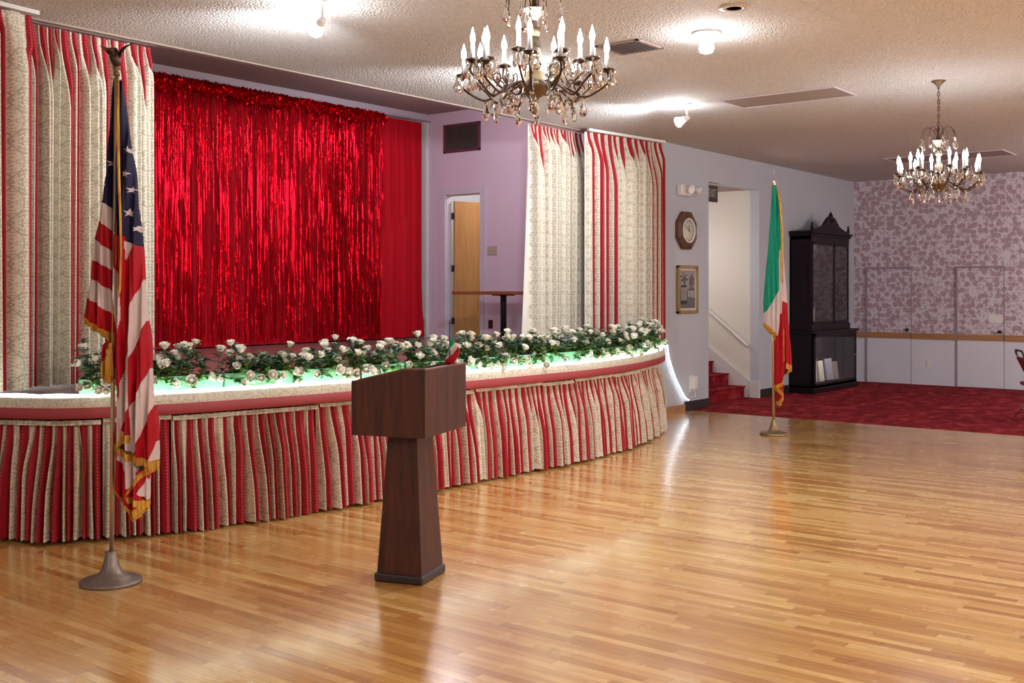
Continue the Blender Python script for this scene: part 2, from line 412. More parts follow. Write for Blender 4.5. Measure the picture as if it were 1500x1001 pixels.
# doors in the far wall
def papered_door(n, y0, y1, plaque):
    d = struct(empty('door_%d' % n, (WX, (y0 + y1) / 2, 0)))
    h = 2.03
    b = MB(); cx = WX; cy = (y0 + y1) / 2
    b.box(-.008, 0, y0 - cy, y1 - cy, .9, h); o = b.build('door_leaf', M['wallpaper'], d)
    b = MB(); b.box(-.022, -.004, y0 - cy, y1 - cy, .01, .8); b.build('door_kick_panel', M['paint_cool'], d)
    b = MB(); b.box(-.03, 0, y1 - cy - .0, y1 - cy + .03, 0, h + .03); b.box(-.03, 0, y0 - cy - .015, y1 - cy, h, h + .03)
    b.box(-.014, 0, y0 - cy - .012, y0 - cy, 0, h); b.build('door_frame', M['shade_mauve_trim'], d)
    b = MB(); mt = Matrix.Translation((-.008, y0 - cy + .06, .955)) @ Matrix.Rotation(-PI / 2, 4, 'Y')
    b.lathe([(.028, 0), (.028, .006), (.01, .01), (.01, .035), (.026, .045), (.03, .06), (.02, .072), (.004, .075)], 14, mat=mt)
    b.build('door_knob', M['bronze'], d)
    if plaque:
        b = MB(); b.bbox(-.016, -.008, y0 - cy + .02, y0 - cy + .24, 1.1, 1.24, .002); b.build('push_plate', M['white'], d)['label'] = 'shiny reflecting push plate'
papered_door(1, 6.25, 7.02, False); papered_door(2, 4.72, 5.46, True)
# birch door on the stage, ajar
d = struct(empty('door_3', (SX, 10.62, SZ)))
b = MB()
b.box(-.03, .0, .345, .46, 0, 2.16); b.box(-.03, 0, -.42, -.345, 0, 2.16); b.box(-.03, 0, -.42, .46, 2.16, 2.26)
b.box(.002, .118, .34, .355, 0, 2.15); b.box(.002, .118, -.355, -.34, 0, 2.15); b.box(.002, .118, -.355, .355, 2.15, 2.165); b.build('door_frame', M['white_trim'], d)
mt = Matrix.Translation((.13, .30, 0)) @ Matrix.Rotation(math.radians(-14), 4, 'Z')
b = MB(); b.bbox(0, .72, -.022, .022, .01, 2.08, .003, mat=mt); b.build('door_leaf', M['door_wood'], d)
for z in (.25, 1.05, 1.85):
    b = MB(); b.box(-.03, .02, -.012, .03, z - .05, z + .05, mat=mt); b.build('door_hinge', M['black'], d)

# ------------------------------------------------------------------ stairwell
b = MB(); b.box(15.38, 15.5, WY + .15, 11.5, 0, CZ + 1); struct(b.build('wall_stair_right', M['paint_white']))
b = MB(); b.box(14.41, 15.38, 11.0, 11.1, 0, CZ + 1); b.box(13.63, 14.41, 9.0, 9.1, 0, CZ + 1); struct(b.build('wall_stair_end', M['paint_white']))
b = MB(); b.box(13.63, 13.75, WY + .15, 9.0, 0, CZ + 1); struct(b.build('wall_stair_left', M['paint_white']))
b = MB(); b.box(13.75, 15.38, WY + .15, 9.0, 3.19, 3.29); b.box(14.41, 15.38, 9.0, 11.0, 3.19 , 3.29); struct(b.build('ceiling_stairwell', M['ceiling_stage']))
b = MB(); pts = [(7.29, 0), (7.5, 0)]; z = 0; y = 7.5
for i in range(6): pts += [(y - (.02 if i else .02), z + .16), (y, z + .18)]; z += .18; y += .27; pts.append((y, z))
prof = [(7.5, 0)]; z = 0; y = 7.5
for i in range(5):
    prof += [(y, z + .15), (y - .025, z + .165), (y - .02, z + .18), (y + .27, z + .18)]; z += .18; y += .27
prof.append((y, 0))
b.prism(prof, 13.752, 15.34, 'x'); o = b.build('stairs', M['carpet']); tag(o, 'crimson carpeted stairs rising inside the wall opening', 'stairs')
b = MB(); b.prism([(7.42, 0), (7.42, .26), (8.95, 1.36), (8.95, 1.0), (7.5, 0)], 15.341, 15.378, 'x'); b.bbox(15.341, 15.378, 7.25, 7.43, .0, .26, .004)
struct(b.build('trim_5', M['step_white']))
def handrail(x, s, lab):
    b = MB(); p0 = Vector((x, 7.46, .83)); p1 = Vector((x, 8.9, 1.98))
    b.tube([p0 + Vector((s * .05, 0, -.03)), p0 + Vector((0, -.01, -.03)), p0, p0.lerp(p1, .5), p1], .021, 10)
    root = empty('handrail', tuple(p0), label=lab, cat='handrail', group='stair handrails')
    for v in range(len(b.v)): b.v[v] = tuple(Vector(b.v[v]) - p0)
    b.build('rail', M['white'], root)
    for k in (.12, .7):
        q = p0.lerp(p1, k) - p0; c = MB(); c.tube([q, q + Vector((0, 0, -.05)), q + Vector((s * .062, 0, -.06))], .008, 6); c.build('bracket', M['white'], root)
handrail(15.30, 1, 'white round handrail climbing the visible white wall of the stairwell')
handrail(13.85, -1, 'white handrail end jutting out just above the lowest carpeted steps')

# ------------------------------------------------------------------ stage platform
E0 = [(2.92, 7.5), (3.3, 7.35), (3.5, 7.02), (3.74, 6.62), (4.25, 6.34), (4.85, 6.18), (5.5, 6.06), (6.75, 5.95), (8.0, 5.88), (8.8, 5.87), (9.85, 6.03), (10.9, 6.36), (11.65, 6.78), (12.2, 7.24)]
def catmull(P, n=10):
    out = []
    for i in range(len(P) - 1):
        p0 = P[max(i - 1, 0)]; p1 = P[i]; p2 = P[i + 1]; p3 = P[min(i + 2, len(P) - 1)]
        for k in range(n):
            t = k / n
            out.append(tuple(.5 * ((2 * p1[a]) + (-p0[a] + p2[a]) * t + (2 * p0[a] - 5 * p1[a] + 4 * p2[a] - p3[a]) * t * t + (-p0[a] + 3 * p1[a] - 3 * p2[a] + p3[a]) * t ** 3) for a in range(len(p1))))
    out.append(tuple(P[-1])); return out
class Path:
    def __init__(s, P):
        s.P = [Vector((p[0], p[1])) for p in P]; s.L = [0]
        for a, b in zip(s.P, s.P[1:]): s.L.append(s.L[-1] + (b - a).length)
        s.len = s.L[-1]; s.k = 0
    def at(s, d):
        d = max(0, min(s.len - 1e-6, d)); lo = 0; hi = len(s.L) - 1
        while hi - lo > 1:
            m = (lo + hi) // 2
            if s.L[m] <= d: lo = m
            else: hi = m
        a, b = s.P[lo], s.P[lo + 1]; t = (d - s.L[lo]) / max(1e-9, s.L[lo + 1] - s.L[lo])
        tg = (s.P[min(lo + 2, len(s.P) - 1)] - s.P[max(lo - 1, 0)]).normalized()
        return a.lerp(b, t), tg, Vector((tg.y, -tg.x))     # point, tangent, outward normal (towards the hall when x grows)
EP = catmull(E0, 10); EDGE = Path(EP)
def offset(path, o, n=130, d0=0, d1=None):
    d1 = path.len if d1 is None else d1; r = []
    for i in range(n + 1):
        p, t, nn = path.at(d0 + (d1 - d0) * i / n); q = p + nn * o; r.append((q.x, q.y))
    return r
stage = empty('stage', (7.8, 8.5, 0), label='raised bow-fronted stage with cream and dusty red padded edge', cat='stage')
def inst(p): return (-7.8 + p[0], -8.5 + p[1])
plat = offset(EDGE, -.10)
poly = [inst(p) for p in plat] + [inst((SX - .005, 7.44)), inst((SX - .005, SB - .005)), inst((2.905, SB - .005)), inst((2.905, 7.44))]
b = MB(); b.prism([inst((x, y)) for x, y in offset(EDGE, -.16)] + poly[-4:], .0, SZ - .1); b.build('front_riser', M['mahogany'], stage)
b = MB(); b.prism(poly, SZ - .1, SZ); b.build('platform', M['stage_floor'], stage)
def band(prof, m, name):
    b = MB(); n = 150; P = []
    for i in range(n + 1):
        p, t, nn = EDGE.at(EDGE.len * i / n)
        P.append([(p.x + nn.x * o - 7.8, p.y + nn.y * o - 8.5, z) for o, z in prof])
    b.grid(P, None); return b.build(name, m, stage)
band([(-.13, SZ), (-.10, SZ + .022), (-.03, SZ + .025), (.0, SZ + .012), (.008, SZ - .02), (.004, SZ - .045)], M['trim_cream'], 'cream_edge_band')
band([(.004, SZ - .045), (.008, SZ - .05), (.010, SZ - .08), (.008, SZ - .11), (-.004, SZ - .118), (-.14, SZ - .12)], M['trim_red'], 'red_edge_band')
for dd in (.88, 1.92):
    p, t, nn = EDGE.at(1.05 + dd); b = MB(); mt = frame_mat((p.x - nn.x * .12 - 7.8, p.y - nn.y * .12 - 8.5, SZ - .15), (t.x, t.y, 0), (nn.x, nn.y, 0), (0, 0, 1))
    b.bbox(-.022, .022, 0, .05, -.008, .004, .002, mat=mt); b.box(-.004, .004, 0, .02, -.03, .02, mat=mt); b.build('skirt_bracket', M['white'], stage)

# rope light along the edge and down the wall to its plug
pts = []
n = 260
for i in range(n + 1):
    p, t, nn = EDGE.at(.25 + (EDGE.len - .3) * i / n); pts.append((p.x + nn.x * -.035, p.y + nn.y * -.035, SZ + .034 + .003 * math.sin(i * .8)))
b = MB(); b.tube(pts, .0095, 6); rl = b.build('rope_light', M['rope']); tag(rl, 'glowing white rope light lying along the curved stage edge', 'rope light')
tail = [pts[-1], (12.36, 7.21, .97), (12.52, 7.23, .93), (12.58, 7.235, .76), (12.72, 7.235, .52), (12.88, 7.235, .33), (13.0, 7.23, .20), (13.1, 7.23, .155)]
b = MB(); b.tube(catmull(tail, 6), .009, 8); o = b.build('hanging_rope_light', M['rope_tail'], rl); o['label'] = 'glowing tail hanging down the wall to its plug'
pl = empty('power_adapter', (13.25, WY, .38), label='white plug-in power adapter with looped cord low on the grey wall', cat='adapter')
b = MB(); b.bbox(-.055, .055, -.075, -.004, -.09, .09, .012); b.build('body', M['white'], pl)
b = MB(); b.bbox(-.07, .05, -.012, 0, -.13, .10, .004); b.build('wall_plate', M['white'], pl)
b = MB(); b.tube(catmull([(0, -.04, -.09), (.03, -.045, -.15), (.02, -.04, -.20), (-.06, -.04, -.19), (-.12, -.04, -.215), (-.15, -.04, -.225)], 6), .006, 6); b.build('cord', M['white'], pl)

# ------------------------------------------------------------------ hanging cloth with striped brocade
def cloth(path, d0, d1, z0, z1, period, amp, rt, rb, hv=18, sub=18, seed=1, top_blend=.16, jitter=.35, out=0, outb=None, hem=0, flare=0, hmin=None):
    rnd = random.Random(seed); mb = MB(); L = d1 - d0
    n = max(1, round(L / period)); w = [1 + rnd.uniform(-jitter, jitter) for _ in range(n)]; sw = sum(w); w = [x * L / sw for x in w]
    folds = []; d = d0
    for k in range(n):
        folds.append(dict(d=d, w=w[k], rt=rt(rnd), rb=rb(rnd), a=amp * rnd.uniform(.7, 1.25), a2=amp * rnd.uniform(-.25, .3), ph=rnd.uniform(0, 6.28), sw=rnd.uniform(-.012, .012), hem=rnd.uniform(-hem, hem), tb=rnd.uniform(.6, 1.7), wd=rnd.uniform(.52, .84), of=rnd.uniform(-.12, .12)))
        d += w[k]
    P = []; UV = []
    for j in range(hv + 1):
        h = (j / hv) ** 1.25
        row = []; uvr = []
        for k, f in enumerate(folds):
            bl = min(1, h / (top_blend * f['tb'])); bl = bl * bl * (3 - 2 * bl)
            r = f['rt'] + (f['rb'] - f['rt']) * bl
            a = f['a'] * (.25 + .75 * bl) * (1 + flare * h)
            for i in range(sub if k < n - 1 else sub + 1):
                t = i / sub
                g = (1 - r) * t / .75 if t < .75 else (1 - r) + r * (t - .75) / .25
                if g < 1 - r: dep = a * math.sqrt(max(0, 1 - ((2 * g / (1 - r) - 1 + f['of']) / f['wd']) ** 2))
                else: dep = a * min(1, r * 2.2) * (1.05 if r > .2 else .15) * math.sqrt(max(0, 1 - (2 * (g - 1 + r) / r - 1) ** 2))
                dep += f['a2'] * bl * math.cos(6 * PI * g + f['ph']) * math.sin(PI * t)
                dd = f['d'] + g * f['w'] + math.sin(PI * t) * f['sw'] * h * 2
                p, tg, nn = path.at(dd)
                oo = out + ((outb - out) * h if outb is not None else 0) + dep - amp * .5
                q = p + nn * oo
                zz = z1 + (z0 + f['hem'] * math.sin(PI * t) - z1) * h
                row.append((q.x, q.y, zz)); uvr.append((k + min(t, .9999) + seed * 17, zz + .13 * (k % 2)))
        P.append(row); UV.append(uvr)
    # avoid the last column wrapping into the next fold's pattern
    mb.grid(P, UV); return mb

def straight(a, b, bow=0):
    A = Vector(a); B = Vector(b); nn = Vector(((B - A).y, -(B - A).x)).normalized()
    return Path([tuple(A.lerp(B, t) + nn * (bow * math.sin(PI * t))) for t in [i / 20 for i in range(21)]])
def curtain(path, z0, z1, period, amp, rt, rb, seed, label, track_mat, lining=None, tr=(.012, .03), **kw):
    c = path.at(path.len / 2)[0]; root = empty('stage_curtain', (c.x, c.y, z0), label=label, cat='curtain', group='brocade stage curtains')
    mb = cloth(path, 0, path.len, z0, z1, period, amp, rt, rb, seed=seed, hv=30, **kw)
    mb.v = [(x - c.x, y - c.y, z - z0) for x, y, z in mb.v]; mb.build('drape', M['brocade'], root)
    b = MB(); P = []
    for i in range(21):
        p, t, nn = path.at(path.len * i / 20); P.append([(p.x - c.x + nn.x * o, p.y - c.y + nn.y * o, z1 - z0 + z) for o, z in ((-.015, .002), (-.015, tr[1]), (.015, tr[1]), (.015, .002), (-.015, .002))])
    b.grid(P, smooth=False); b.build('curtain_track', track_mat, root)
    if lining:
        b = MB(); b.grid(lining(c, z0)); b.build('lining', M['lining'], root)['label'] = 'cream lining turned outwards'
    return root
mostly = lambda p, lo, hi, a, bb: (lambda r: r.uniform(a, bb) if r.random() < p else r.uniform(lo, hi))
PA = straight((3.05, 7.24), (3.93, 7.30), .02)
curtain(PA, SZ + .035, 3.575, .20, .15, mostly(1, 0, 0, .2, .3), mostly(.3, .14, .24, .2, .3), 3, 'wide-pleated brocade curtain at the far left edge, in front of another', M['white'], out=0, top_blend=.1, jitter=.15)
PB = straight((3.9, 7.60), (5.06, 7.60))
curtain(PB, SZ + .02, 3.59, .078, .12, mostly(1, 0, 0, .5, .68), mostly(.3, .05, .12, .24, .34), 6, 'finely pleated brocade curtain behind the American flag', M['vent_slat'], tr=(.004, .018), jitter=.5)
PC = straight((10.06, 7.60), (11.12, 7.60))
def lin(c, z0):
    return [[(10.07 - c.x - (1 - t) * .13 * h ** 1.4, 7.67 - c.y - .03 * math.sin(t * 3), (3.50 - SZ - .02) * (1 - h)) for t in (0, .3, .6, 1)] for h in [i / 12 for i in range(13)]]
curtain(PC, SZ + .02, 3.59, .07, .12, mostly(1, 0, 0, .6, .75), mostly(.3, .05, .12, .22, .34), 11, 'pale brocade curtain next to the bar table on stage', M['panel_grey'], lining=lin, tr=(.004, .018), jitter=.55)
PD = straight((10.84, 7.34), (12.36, 7.17))
curtain(PD, SZ + .05, 3.565, .118, .12, mostly(.95, .3, .35, .5, .65), mostly(.8, .1, .2, .42, .6), 21, 'brocade curtain with bold red stripes beside the octagonal clock wall', M['white'], tr=(.006, .035), jitter=.45)

# stage skirt panels
SK = EDGE
bounds = [.12, .62, 1.50, 1.96, 3.1, 3.95, 4.75, 5.65, 6.15, 6.95, 7.75, 8.4, 9.05, SK.len - .02]
sk_lab = ['end panel of the stage skirt at the far left picture edge', 'stage skirt panel left of the American flagpole', 'stage skirt panel behind the American flagpole base', 'stage skirt panel just right of the American flag', 'stage skirt panel midway between American flag and lectern', 'stage skirt panel left of the lectern pedestal',
 'stage skirt panel directly behind the lectern pedestal', 'narrow stage skirt panel just right of the lectern', 'stage skirt panel one past the narrow one by the lectern', 'stage skirt panel in the middle between lectern and right stage end', 'stage skirt panel third before the right stage end', 'stage skirt panel next to the red end panel', 'rightmost stage skirt panel where the stage curves to the wall']
sk_root = []
for i, (a, c2) in enumerate(zip(bounds, bounds[1:])):
    redend = i == len(bounds) - 2
    frac = [.58, .58, .55, .58, .55, .56, .55, .58, .58, .6, .52, .46, .8][i]
    mb = cloth(SK, a + .006, c2 - .006, .022 if i != 3 else .012, SZ - .125 - .012 * (i % 2), .084 if i < 7 else .08, .075, (lambda r, f=frac: min(.7, max(.15, r.gauss(f, .12)))), (lambda r, f=frac: min(.72, max(.08, r.gauss(f, .18)))), hv=9, sub=16, seed=40 + i, out=-.075, outb=-.06, hem=.008, flare=.5, top_blend=.5)
    m = SK.at((a + c2) / 2)[0]; mb.v = [(x - m.x, y - m.y, z) for x, y, z in mb.v]
    # gathered heading: a thin ruffled strip
    root = empty('stage_skirt_panel', (m.x, m.y, 0), label='red and cream striped ' + sk_lab[i], cat='stage skirt', group='gathered skirt panels round the stage')
    mb.build('skirt_cloth', M['brocade'], root)
    hb = MB(); P = []; N = int((c2 - a) / .012)
    for k in range(N + 1):
        p, t, nn = SK.at(a + .006 + (c2 - a - .012) * k / N); o1 = -.058 + .012 * math.sin(k * 2.1 + 2 * math.sin(k * .37))
        P.append([(p.x + nn.x * (o1 + dz * .4) - m.x, p.y + nn.y * (o1 + dz * .4) - m.y, SZ - .13 - dz - .012 * (i % 2)) for dz in (-.008, .008, .022)])
    hb.grid(P, [[(.3 + k * .004, j * .02) for j in range(3)] for k in range(N + 1)]); hb.build('gathered_heading', M['brocade'], root)

# red cloth and foil fringe at the back of the stage
PR = straight((6.6, SB - .17), (12.17, SB - .17))
rc = empty('red_backdrop_curtain', (9.4, SB - .2, SZ), label='plain scarlet cloth curtain across the back of the stage', cat='curtain')
rr = lambda r: r.uniform(.2, .3)
mb = cloth(PR, 0, PR.len, SZ + .015, 4.2, .17, .05, rr, rr, seed=77, hv=10, sub=10, jitter=.5)
mb.v = [(x - 9.4 + (.07 * ((z - SZ) < .9) * (1 - (z - SZ) / .9) ** 2 if x > 12.0 else 0), y - (SB - .2), z - SZ) for x, y, z in mb.v]; mb.build('cloth', M['red_cloth'], rc)
b = MB(); b.tube([(-2.8, .03, 4.235 - SZ), (2.93, .03, 4.235 - SZ)], .013, 8); b.build('curtain_rod', M['white'], rc)
ff = empty('foil_fringe_curtain', (8.9, SB - .32, SZ), label='shiny red foil fringe curtain hanging before the scarlet cloth', cat='foil curtain')
b = MB(); rnd = random.Random(5); x = 6.7
HV = 44
while x < 11.13:
    w = rnd.uniform(.006, .013); gap = 0
    if rnd.random() < .10: gap = rnd.uniform(.02, .055)
    base = rnd.uniform(-.025, .025); ph = rnd.uniform(0, 6); fr = rnd.uniform(2, 9); tw = rnd.uniform(.2, 1.0); P = []
    z = 4.14; zb = SZ + rnd.uniform(.02, .12); a0 = rnd.uniform(-.9, .9); dx = 0
    for j in range(HV + 1):
        h = j / HV; zz = z + (zb - z) * h + rnd.uniform(-.01, .01)
        a0 += rnd.gauss(0, .16); a0 *= .96
        ang = a0 + tw * math.sin(ph + fr * h * 2) * .6
        dy = base + .012 * math.sin(ph + h * 5); cx = x + .008 * math.sin(ph * 2 + h * 4)
        ca = math.cos(ang) * w * .62; sa = math.sin(ang) * w * .62
        P.append([(cx - ca - 8.9, dy - sa, zz - SZ), (cx + ca - 8.9, dy + sa, zz - SZ)])
    b.grid(P, smooth=False); x += w + gap
b.build('fringe', M['foil'], ff)
b = MB(); P = []; N = 420
for i in range(N + 1):
    xx = 6.65 + 4.5 * i / N; row = []
    sagg = .05 * math.sin(xx * 7.3) * math.sin(xx * 3.1)
    for j in range(9):
        a = j / 8; rad = .05 + .02 * math.sin(i * .9) + rnd.uniform(-.016, .016)
        row.append((xx - 8.9 + rnd.uniform(-.006, .006), -.035 - rad * math.sin(a * PI) + rnd.uniform(-.01, .01), 4.19 + .03 * rnd.random() - a * (.17 + sagg) - SZ))
    P.append(row)
b.grid(P, smooth=False); b.build('gathered_heading', M['foil'], ff)

# ------------------------------------------------------------------ planters with white roses
def leaf(mb, base, d, up, L, W, m):
    d = d.normalized(); s = d.cross(up)
    if s.length < 1e-3: s = Vector((1, 0, 0))
    s.normalize(); n = s.cross(d)
    p = [base, base + d * L * .35 + s * W + n * W * .35, base + d * L * .35 - n * .0, base + d * L * .35 - s * W + n * W * .35, base + d * L * .75 + s * W * .7 - n * L * .06 + n * W * .3, base + d * L * .75 - n * L * .10, base + d * L * .75 - s * W * .7 - n * L * .06 + n * W * .3, base + d * L - n * L * .2]
    mb.add(p, [(0, 1, 2), (0, 2, 3), (1, 4, 5, 2), (2, 5, 6, 3), (4, 7, 5), (5, 7, 6)], m, smooth=True)
def rose_mesh(seed, openn):
    rnd = random.Random(seed); b = MB()
    # heart of the bud
    b.lathe([(.004, 0), (.013, .006), (.017, .018), (.015, .036), (.009, .047), (.002, .049)], 10)
    for ring, (n, r0, r1, h, tw) in enumerate([(4, .016, .015 + openn * .004, .052, 0), (5, .019, .022 + openn * .008, .050, .5), (5, .020, .027 + openn * .014, .044, .1)]):
        for k in range(n):
            a0 = 2 * PI * (k + tw) / n + rnd.uniform(-.15, .15); P = []
            for j in range(5):
                v = j / 4; row = []
                rr = r0 * (math.sin(min(1, v * 1.6 + .15) * PI / 2)) * (1 - v) + r1 * v + .004 * (v > .9) * ring
                for i in range(5):
                    u = i / 4 - .5; aa = a0 + u * (2 * PI / n) * 1.35 * (1 - .35 * v * v)
                    row.append((rr * math.cos(aa), rr * math.sin(aa), h * v - .010 * v * (2 * u) ** 2))
                P.append(row)
            b.grid(P, smooth=True)
    for k in range(5):
        a = 2 * PI * k / 5; leaf(b, Vector((0, 0, .002)), Vector((math.cos(a), math.sin(a), .9)), Vector((0, 0, 1)), .026, .005, 1)
    b.tube([(0, 0, -.05), (0, 0, -.02), (0, 0, .004)], [.0018, .002, .006], 6, 1)
    me = b.build('rose', [M['rose'], M['rose_green']]); d = me.data; bpy.data.objects.remove(me); return d
ROSES = [rose_mesh(1, 0), rose_mesh(2, .1), rose_mesh(3, .45)]
ordn = ['first', 'second', 'third', 'fourth', 'fifth', 'sixth', 'seventh', 'eighth', 'ninth', 'tenth', 'eleventh', 'twelfth', 'thirteenth', 'fourteenth', 'fifteenth']
def planter(dc, L, label, seed, nr=14, big=1.0):
    rnd = random.Random(seed); p, t, nn = EDGE.at(dc); c = p - nn * .17
    root = empty('flower_planter', (c.x, c.y, SZ + .001), math.atan2(t.y, t.x), label, 'planter', 'mint green planters of white roses along the stage edge')
    hl = L / 2; b = MB(); w = .062; H = .13
    # open-topped box with walls and soil
    b.bbox(-hl, hl, -w, -w + .008, 0, H, .002); b.bbox(-hl, hl, w - .008, w, 0, H, .002); b.bbox(-hl, -hl + .008, -w, w, 0, H, .002); b.bbox(hl - .008, hl, -w, w, 0, H, .002); b.box(-hl, hl, -w, w, 0, .01)
    b.build('box', M['green'], root)
    b = MB(); b.box(-hl + .008, hl - .008, -w + .008, w - .008, .01, H - .03)
    b.build('filler', M['leaf'], root)
    fo = MB(); roses = []
    nst = int(L / .6 * 50)
    for s in range(nst):
        x0 = rnd.uniform(-hl + .03, hl - .03); y0 = rnd.uniform(-w * .6, w * .6)
        el = rnd.choice([1.3, 1.1, .8, .5, .15]) + rnd.uniform(-.15, .15); az = rnd.uniform(0, 2 * PI)
        if el < .6: az = -PI / 2 + rnd.uniform(-1.2, 1.2)
        ln = rnd.uniform(.10, .25) * big * (.75 if el < .6 else 1)
        d = Vector((math.cos(az) * math.cos(el) * 1.2, math.sin(az) * math.cos(el) * .8, math.sin(el) + .05)); q = Vector((x0, y0, H - .03)); pt = [q.copy()]
        for k in range(5):
            d.z -= .05 + (.12 if el < .6 else 0); q = q + d.normalized() * ln / 5; pt.append(q.copy())
        fo.tube(pt, .0022, 5, 0)
        for k in range(1, 6):
            for e in range(4 if k > 1 else 2):
                az2 = rnd.uniform(0, 2 * PI); dd = Vector((math.cos(az2), math.sin(az2), rnd.uniform(-.2, .9)))
                low = pt[k].z < H + .05
                leaf(fo, pt[k], dd, Vector((0, 0, 1)), rnd.uniform(.04, .07), rnd.uniform(.013, .022), 2 if (low and rnd.random() < .55) else (1 if rnd.random() < .25 else 0))
        roses.append((pt[-1], (pt[-1] - pt[-2]).normalized()))
    fo.build('foliage', [M['leaf'], M['leaf_blue'], M['leaf_lime']], root)
    rnd.shuffle(roses); cnt = 0; used = []
    for q, d in roses:
        if cnt >= nr * L / .6: break
        if any((q - u).length < .042 for u in used): continue
        used.append(q); cnt += 1
        d = (d + Vector((0, -.2, .7))).normalized()
        o = bpy.data.objects.new('rose', rnd.choice(ROSES)); COL.objects.link(o); o.parent = root
        o.rotation_euler = d.to_track_quat('Z', 'Y').to_euler(); o.location = q; sc_ = rnd.uniform(.82, 1.05); o.scale = (sc_, sc_, sc_)
pb = [1.14, 1.66, 1.76, 2.32, 2.85, 3.32, 3.90, 4.47, 5.12, 5.75, 6.33, 6.95, 7.7, 8.45, 9.2]
# start distances along the edge, scaled to its length
tot = EDGE.len
pl_spans = [(1.36, 1.72), (1.80, 2.34), (2.36, 2.90), (2.93, 3.40), (3.44, 3.98), (4.0, 4.6), (4.62, 5.2), (5.22, 5.84), (5.86, 6.50), (6.52, 7.2), (7.22, 7.94), (7.96, 8.7), (8.72, 9.4), (9.42, tot - .5)]
for i, (a, c2) in enumerate(pl_spans):
    planter((a + c2) / 2, c2 - a, 'mint green planter of white artificial roses, %s from the left along the stage edge' % ordn[i], 200 + i, nr=(30 if i == 0 else 26), big=1.0 if i else 1.15)

# ------------------------------------------------------------------ table, plates, vent on the stage
t = empty('bar_table', (11.62, 9.27, SZ), label='brown topped bar table with black post on the stage', cat='table')
b = MB(); b.bbox(-.32, .32, -.62, .66, .66, .705, .006); b.build('table_top', M['table_wood'], t)
b = MB(); b.lathe([(.16, .645), (.16, .66), (.05, .655), (.042, .62), (.042, .03)], 18); b.build('post', M['black'], t)
b = MB(); b.lathe([(.28, 0), (.28, .012), (.1, .035), (.045, .05), (.0, .05)], 24); b.build('base', M['black'], t)
def plate(x, y, z, w, h, m, name, label, cat, nx, slots=0):
    r = empty(name, (x, y, z), label=label, cat=cat); b = MB()
    if nx: b.bbox(-.012, 0, -w / 2, w / 2, -h / 2, h / 2, .003)
    else: b.bbox(-w / 2, w / 2, -.012, 0, -h / 2, h / 2, .003)
    b.build('cover_plate', m, r)
    for k in range(slots):
        c = MB(); q = (k - (slots - 1) / 2) * w / slots
        if nx: c.bbox(-.022, -.010, q - .007, q + .007, -.02, .02, .002)
        else:
            q = (k - (slots - 1) / 2) * h / slots; c.bbox(-.018, .018, -.016, -.010, q - .015, q + .015, .003)
        c.build('toggle' if nx else 'socket', m if nx else M['plate'], r)
plate(SX, 10.06, 2.23, .18, .13, M['plate'], 'light_switch', 'beige triple light switch on the lavender wall', 'light switch', True, 3)
plate(SX, 10.09, 1.15, .08, .125, M['brown_plate'], 'wall_outlet', 'dark brown outlet low on the lavender wall', 'outlet', True, 0)
plate(SX - .05, 11.38, 1.15, .07, .13, M['plate'], 'wall_outlet', 'beige outlet beside the bottom corner of the red curtain', 'outlet', True, 0)
plate(WX - .012, 5.94, .375, .075, .12, M['white'], 'wall_outlet', 'white outlet on the white wainscot between the papered doors', 'outlet', True, 0)
v = empty('wall_vent', (SX, 10.64, 3.94), label='maroon framed return air vent high on the lavender wall', cat='vent')
b = MB(); hw, hh = .36, .215
for bx in ((-.03, 0, -hw, hw, hh - .035, hh), (-.03, 0, -hw, hw, -hh, -hh + .035), (-.03, 0, -hw, -hw + .035, -hh, hh), (-.03, 0, hw - .035, hw, -hh, hh)): b.bbox(*bx, .004)
b.build('frame', M['vent_red'], v)
b = MB(); b.box(-.004, -.001, -hw + .03, hw - .03, -hh + .03, hh - .03); b.build('backing', M['dark_void'], v)
b = MB(); rnd = random.Random(9)
for k in range(22):
    y = -hw + .05 + k * (2 * hw - .1) / 21; b.box(-.022, -.006, y - .005, y + .005, -hh + .03, hh - .03)
b.build('grille', M['vent_slat'], v)

# ------------------------------------------------------------------ things on the grey wall
ck = empty('wall_clock', (13.06, WY, 2.46), label='octagonal dark wood wall clock with pale dial above the framed photograph', cat='clock')
def octo(r, e=1.0): return [(r * math.cos(PI / 8 + k * PI / 4) * e, r * math.sin(PI / 8 + k * PI / 4)) for k in range(8)]
b = MB(); b.prism(octo(.275), -.001, -.05, 'y'); 
o1 = octo(.275); o2 = octo(.225); vs = [(x, -.05, z) for x, z in o1] + [(x, -.075, z) for x, z in o2]; o3 = octo(.18); vs += [(x, -.06, z) for x, z in o3]
b.add(vs, [(i, (i + 1) % 8, 8 + (i + 1) % 8, 8 + i) for i in range(8)] + [(8 + i, 8 + (i + 1) % 8, 16 + (i + 1) % 8, 16 + i) for i in range(8)] + [tuple(range(16, 24))])
b.build('case', M['clock_wood'], ck)
my = Matrix.Rotation(PI / 2, 4, 'X')
b = MB(); b.lathe([(.168, .06), (.172, .078), (.160, .084), (.152, .076), (.152, .066)], 40, mat=my); b.build('bezel', M['white'], ck)
b = MB(); b.lathe([(.155, .062), (.155, .070), (.0, .070)], 40, mat=my); b.build('dial', M['dial'], ck)
b = MB()
for k in range(12):
    a = k * PI / 6; mt = Matrix.Translation((.128 * math.sin(a), -.0715, .128 * math.cos(a))) @ Matrix.Rotation(a, 4, 'Y'); b.box(-.004, .004, -.001, .001, -.013, .013, mat=mt)
b.build('hour_marks', M['black'], ck)
